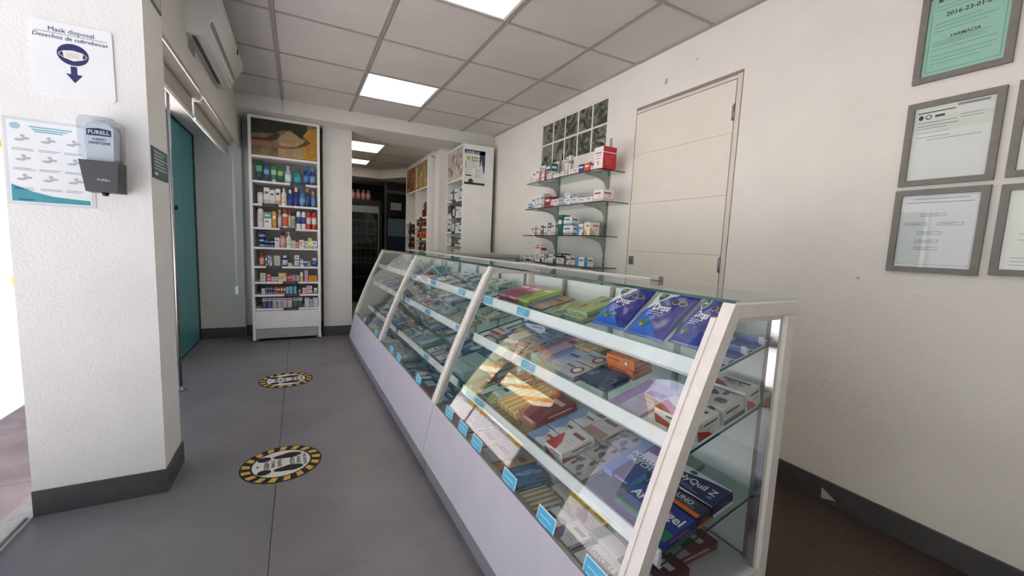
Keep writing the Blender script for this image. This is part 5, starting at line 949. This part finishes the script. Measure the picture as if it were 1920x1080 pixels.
def pale_arc():
    b = MB(); b.cbox(-.11, .11, -.09, .09, 0, .05, pm('#bcd4d2'), .001); p = MB()
    for q in range(4):
        pts = [(-.075+.05*q+.018*math.cos(a*PI/8), .018*math.sin(a*PI/8)) for a in range(9)]
        p.tube([(x, -.03+y*1.2, .0505) for x, y in pts], .0014, pm('#4a7478'), 5); p.tube([(x, -.0905, .02+y) for x, y in pts], .0014, pm('#4a7478'), 5)
    return [('carton', b), ('printed_label', p)]
spawn(('arc',), pale_arc, 'medicine_box', onshelf(3, .36, 1.44, 0), 'large pale teal box with rows of dark arcs on lower shelf of middle case', 'box')
c4 = carton(.18, .1, .04, '#b4d0d0', '#3f7fa4', 'block', '#3a6a80'); spawn(c4[0], c4[1], 'medicine_box', onshelf(3, .52, 1.46), 'pale teal and blue box behind the arc printed one', 'box')
fill(1.33, 2.56, 0, ((.2, .15), (.36, .13)), 'on the floor of middle case', 'boxes on the floor of the middle case')
fill(2.66, 3.84, 1, ((.40, .1), (.54, .1)), 'on top shelf of far case', 'boxes on the top shelf of the far case')
fill(2.66, 3.84, 2, ((.38, .14),), 'on middle shelf of far case', 'boxes on the middle shelf of the far case')
fill(2.66, 3.84, 3, ((.34, .14),), 'on lower shelf of far case', 'boxes on the lower shelf of the far case')
fill(2.66, 3.84, 0, ((.2, .15),), 'on the floor of far case', 'boxes on the floor of the far case')

# ================================================================== BEHIND: rear counter, white cabinets, snack shelves, fridge
rc = empty('counter', T(1.24, 3.86, 0)); tag(rc, 'plain grey counter along the right wall behind the display cases', 'counter')
GC = mat('grey_counter', '#b5b1ae', .4, var=.04)
MB().cbox(0, .86, 0, .45, .97, 1.005, GC, .003).obj('worktop', rc); MB().box(.02, .84, .02, .43, .08, .97, GC).obj('body', rc); MB().box(.04, .82, .05, .4, 0, .08, PLINTH).obj('plinth', rc)
m = MB(); m.cbox(.45, .83, .005, .02, .80, .955, GC); dr = m.obj('drawer_front', rc); m = MB(); m.cbox(.58, .72, -.01, .006, .90, .915, STEEL); m.obj('handle', dr)
def tallcab(x0, x1, y0, y1, zt, shelves, header, label, div=None):
    r = empty('display_cabinet', T(x0, y0, 0)); tag(r, label, 'cabinet'); w = x1-x0; L = y1-y0
    for v in (0, L-.022): MB().cbox(0, w, v, v+.022, .02, zt, WHITE).obj('side_panel', r)
    MB().cbox(0, w, .022, L-.022, zt-.025, zt, WHITE).obj('top_panel', r); MB().box(w-.012, w, .022, L-.022, .1, zt-.025, mat('cabinet_back', '#a8a29b', .5)).obj('back_panel', r); MB().box(.01, w, .022, L-.022, 0, .12, WHITE).obj('base', r)
    MB().cbox(0, w, .022, L-.022, header-.02, header, WHITE).obj('header_shelf', r)
    if div: MB().cbox(0, w, div-.01, div+.01, .1, zt-.025, WHITE).obj('divider', r)
    for z, a, b in shelves: 
        s = MB().cbox(.004, w-.012, a, b, z-.02, z, WHITE).obj('shelf', r); MB().box(-.003, .004, (a+b)/2-.05, (a+b)/2+.05, z-.025, z+.004, mat('dark_strip', '#2b2c31')).obj('shelf_label', s)
    return r
def header_pic(r, a, b, z0, z1, cols, seed):
    rr = random.Random(seed); m = MB(); m.box(.006, .01, a, b, z0, z1, mat('header_'+str(seed), cols[0], .25, var=.3, vscale=18)); o = m.obj('header_picture', r); m = MB()
    I = plane((.0052, (a+b)/2, (z0+z1)/2), (0, -1, 0), (0, 0, 1)); W_, H_ = (b-a)/2*.92, (z1-z0)/2*.94
    for q in range(26):
        x, y, s_ = rr.uniform(-W_+.03, W_-.03), rr.uniform(-H_+.03, H_-.03), rr.uniform(.012, .03)
        m.disc((0, 0, 0), s_, s_*rr.uniform(.7, 1.7), pm(rr.choice(cols)), 10, I @ T(x, y, .0001*(q+1)))
    m.obj('picture_print', o)
c2 = tallcab(1.69, 2.07, 4.545, 5.15, 2.245, [(z, .022, .583) for z in (1.62, 1.425, 1.24, 1.085, .9, .7, .5, .3)], 1.862, 'white cabinet with health notice on its side next to the right wall')
header_pic(c2, .024, .581, 1.865, 2.218, ['#c4b4aa', '#8a6a5c', '#5c6a8c', '#d8cfc8', '#4a2f28', '#b08a78'], 5)
for z, rowc in ((1.62, (('#2f7f8c', '#dfe6e8'), ('#e2e4e4', '#3a4a54'), ('#4a5058', '#c8ccd0'))), (1.425, (('#dcdcda', '#4a3a34'), ('#e6e4e0', '#2c2e34'), ('#c8c8c4', '#5a5c60'), ('#2e3038', '#c8ccd4'))), (1.24, (('#2c3444', '#c8d0dc'), ('#dfe2e2', '#4a5f6c'), ('#e4e4e2', '#3c4a54'), ('#c4ccd0', '#2c3c44'))), (1.085, (('#3a5450', '#c0d0cc'), ('#6a7c78', '#2f3c3a'), ('#e0e2e0', '#4a5a58'))), (.9, (('#dcdcd8', '#5a6a68'), ('#c8d0ce', '#3a4a48')))):
    items = []; n = len(rowc)
    for q, (a_, b_) in enumerate(rowc):
        y = 4.60+.5*(q+.5)/n; dd = (('dark', 'pale')[int(a_[1], 16) > 8], )
        h = {1.62: .17, 1.425: .145, 1.24: .135, 1.085: .105, .9: .13}[z]*(.8+.2*((q*7+3) % 5)/4)
        kb = carton(round(.5/n, 3), .09, round(h, 3), a_, b_, STY[q % 3], '#3a3f4c', 'f', seed=q) if (q+int(z*10)) % 2 else bottle(min(.046, .22/n), round(h, 3), a_, b_, '#d0d4d4', 'round')
        items.append((f'{dd[0]} ' + ('box' if kb[0][0] == 'carton' else 'bottle'), kb, T(1.70, y, z+.0005) @ RZ(-90) @ T(0, .05, 0), None, None))
    put(items, f'on {dict(zip((1.62, 1.425, 1.24, 1.085, .9), ("first", "second", "third", "fourth", "fifth")))[z]} shelf of notice cabinet', 'goods in the cabinet with the notice', 'near end')
M0 = plane((1.69+.14, 4.5445, 1.983), (1, 0, 0), (0, 0, 1)); s = empty('poster', M0); tag(s, 'dark headed virus notice poster on the side of the white cabinet', 'poster')
MB().box(-.132, .132, -.2, .2, 0, .001, mat('notice_paper', '#e2e4e0', .4)).obj('sheet', s)
I4 = T(0, 0, .0014); m = MB(); rect(m, I4, -.13, .13, .155, .198, pm('#2f4f58')); m.text('COVID-19', .036, I4 @ T(-.03, .168, .0004), PAPER, .02, .18); rect(m, I4, -.13, .13, -.195, -.17, pm('#2b3440')); m.disc((-.08, .1, .0015), .022, .024, pm('#b8b04a'), 16)
for a in range(4):
    for b_ in range(2): m.disc((-.035+.028*a, .112-.03*b_, .0016), .008, .01, INK if a < 3 else LINE, 8)
for a in range(3): m.disc((-.11, .06-.025*a, .0016), .008, .008, pm('#2f4f58'), 8); lines(m, I4, -.09, .04, .062-.025*a, 1, .01, LINE, .002)
lines(m, I4, -.12, -.04, .0-.01, 3, .025, LINE, .002); lines(m, I4, .02, .1, -.02, 5, .02, LINE, .002)
for a in range(4): m.disc((.02, -.03-.025*a, .0016), .006, .006, INK, 8)
rect(m, I4, -.115, -.04, -.1, -.085, INK); pol(m, I4, [(-.08, -.17), (-.075, -.14), (-.05, -.125), (-.02, -.14), (-.015, -.17)], pm('#3a4048')); m.obj('print', s)
m = MB(); pol(m, I4, [(.06, .155), (.075, .195), (.125, .197), (.128, .06), (.12, -.05), (.105, -.05), (.1, .03), (.09, .02), (.085, .1), (.065, .01), (.06, .02)], pm('#34435c')); m.obj('figure_print', s)
sn = tallcab(1.52, 1.72, 5.42, 6.65, 2.215, [(z, .022, .61) for z in (1.435, 1.305, 1.14, .95, .75)]+[(z, .632, 1.205) for z in (1.375, 1.19, .98, .78)], 1.84, 'white snack cabinet with two food pictures in the far room', .62)
FOOD = ['#a08850', '#5a4a24', '#c8a45c', '#3f4a24', '#d8c088', '#8a3c20']; header_pic(sn, .024, .608, 1.842, 2.188, FOOD, 11); header_pic(sn, .632, 1.206, 1.842, 2.188, ['#8a5a34', '#3a2418', '#c48a58', '#d8b890', '#5a2c1c'], 12)
items = []
for (y, z, w, h, a_, b_, wd_) in ((5.62, 1.435, .2, .2, '#4a1c1a', '#8a3424', 'large dark red snack bag'), (5.56, 1.305, .16, .085, '#3c1a18', '#a04a2c', 'dark brown snack bag'), (5.75, 1.305, .16, .088, '#6a2a1c', '#c87a3c', 'reddish snack bag'), (5.92, 1.305, .14, .085, '#4a2420', '#b89a5c', 'brown snack bag'), (5.56, 1.14, .16, .11, '#8a3418', '#d87a2c', 'orange snack bag'), (5.74, 1.14, .16, .1, '#b0501c', '#e0a03c', 'bright orange snack bag'), (5.9, 1.14, .15, .11, '#7a2c18', '#d0843c', 'rust red snack bag'), (5.6, .95, .18, .12, '#3a2420', '#a08a5c', 'dark snack bag below'), (5.82, .95, .18, .12, '#4a3024', '#c8a86c', 'tan patterned snack bag'), (6.18, 1.19, .17, .135, '#3c1614', '#8a3a24', 'maroon snack bag'), (6.42, 1.19, .17, .135, '#2c1a24', '#6a4a6c', 'plum snack bag'), (6.18, .98, .18, .15, '#4a1a1c', '#a84a34', 'crimson snack bag'), (6.42, .98, .18, .15, '#2a2230', '#8a8a9c', 'black snack bag')):
    items.append((wd_, snackbag(w, h, .05, a_, b_, y), T(1.56, y, z+.002) @ RZ(-90) @ RX(80) @ T(0, h/2+.008, 0), None, None))
put(items, 'in the far room cabinet', 'snack bags in the far room cabinet')
# fridge
fr = empty('drinks_fridge', T(.72, 7.42, 0)); tag(fr, 'black upright glass door drinks fridge in the far room', 'fridge'); FB = mat('fridge_black', '#0c0c0e', .4, var=.1)
m = MB(); m.box(0, .56, .04, .04+.55, .06, 1.77, FB); 
m = MB(); m.box(0, .03, .04, .6, .06, 1.77, FB); m.box(.53, .56, .04, .6, .06, 1.77, FB); m.box(.03, .53, .57, .6, .06, 1.77, FB); m.box(.03, .53, .04, .57, 1.66, 1.77, FB); m.box(.03, .53, .04, .57, .06, .2, FB); m.obj('body', fr)
m = MB(); m.box(0, .045, 0, .035, .1, 1.75, FB); m.box(.515, .56, 0, .035, .1, 1.75, FB); m.box(.045, .515, 0, .035, 1.68, 1.75, FB); m.box(.045, .515, 0, .035, .1, .2, FB); dr = m.obj('door', fr)
MB().box(.045, .515, .012, .018, .2, 1.68, glass('fridge_glass', (.5, .56, .56))).obj('pane', dr); MB().cbox(.5, .512, -.02, .004, .5, 1.66, GREYM).obj('handle', dr); m = MB(); m.box(.05, .51, .008, .011, 1.55, 1.66, mat('fridge_strip', '#8c9a98', .4)); m.obj('header_strip', dr)
for z in (.45, .7, .95, 1.2, 1.42):
    m = MB(); m.box(.035, .525, .05, .5, z-.008, z, GREYM); m.box(.035, .525, .042, .05, z-.02, z+.004, mat('shelf_lip', '#a9b0b0', .4)); m.obj('shelf', fr)
for lv, z in enumerate((.7, .95, 1.2)):
    for q in range(6):
        cc = ('#5a6a4c', '#6c7468', '#4c5a5c', '#7a7c70', '#3f4a44', '#5c6c74')[(q+lv) % 6]; kb = bottle(.028, .19, cc, '#8c8c88', '#9aa09a', 'lotion', 1)
        spawn(kb[0], kb[1], 'bottle', T(.72+.085+.078*q, 7.42+.12, z+.0008), f'{ORD[q]} drink bottle from left on {("lower", "middle", "upper")[lv]} fridge shelf', 'bottle', 'drink bottles in the fridge')
for q in range(4):
    kb = bottle(.036, .17, '#c88a84', '#8a8480', '#dca8a0', 'round'); spawn(kb[0], kb[1], 'bottle', T(.83+.085*q, 7.6, 1.7705), f'{ORD[q]} pink bottle from left on top of the fridge', 'bottle', 'pink bottles on the fridge')
# dark doorway beside the fridge
d2 = struct(empty('door_2', T(1.33, 7.6, 0))); DG = mat('door_post_grey', '#5a5a5c', .5)
m = MB(); m.box(.03, .065, 0, .05, 0, 2.12, DG); m.box(.065, .8, 0, .05, 1.93, 1.985, DG); m.obj('door_frame', d2)
m = MB(); m.box(.065, .8, .03, .05, 1.985, 2.12, DARK); m.box(.065, .8, .03, .05, 1.52, 1.93, BLACK); m.obj('upper_panel', d2)
MB().box(.09, .8, .03, .05, 1.17, 1.49, mat('blue_grey_panel', '#5f7884', .3)).obj('middle_panel', d2); MB().box(.065, .8, .03, .05, 0, 1.17, mat('deep_blue_panel', '#12264a', .4)).obj('lower_panel', d2)
m = MB(); m.cbox(.14, .33, .024, .029, 1.64, 1.77, pm('#a8a8a6')); o = m.obj('paper_notice', None, T(1.33, 7.6, 0)); tag(o, 'white paper notice on the dark door beside the fridge', 'notice')
m2 = MB(); lines(m2, plane((1.33+.235, 7.623, 1.7), (1, 0, 0), (0, 0, 1)), -.07, .07, .04, 4, .025, LINE, .003); c = m2.obj('print', o); c.matrix_parent_inverse = o.matrix_world.inverted()
for lab, os_ in LABELS.items():
    if len(os_) > 1 and not all('group' in o for o in os_): print('DUP LABEL', lab, len(os_))
    if not 4 <= len(lab.split()) <= 16: print('LABEL LENGTH', len(lab.split()), lab)
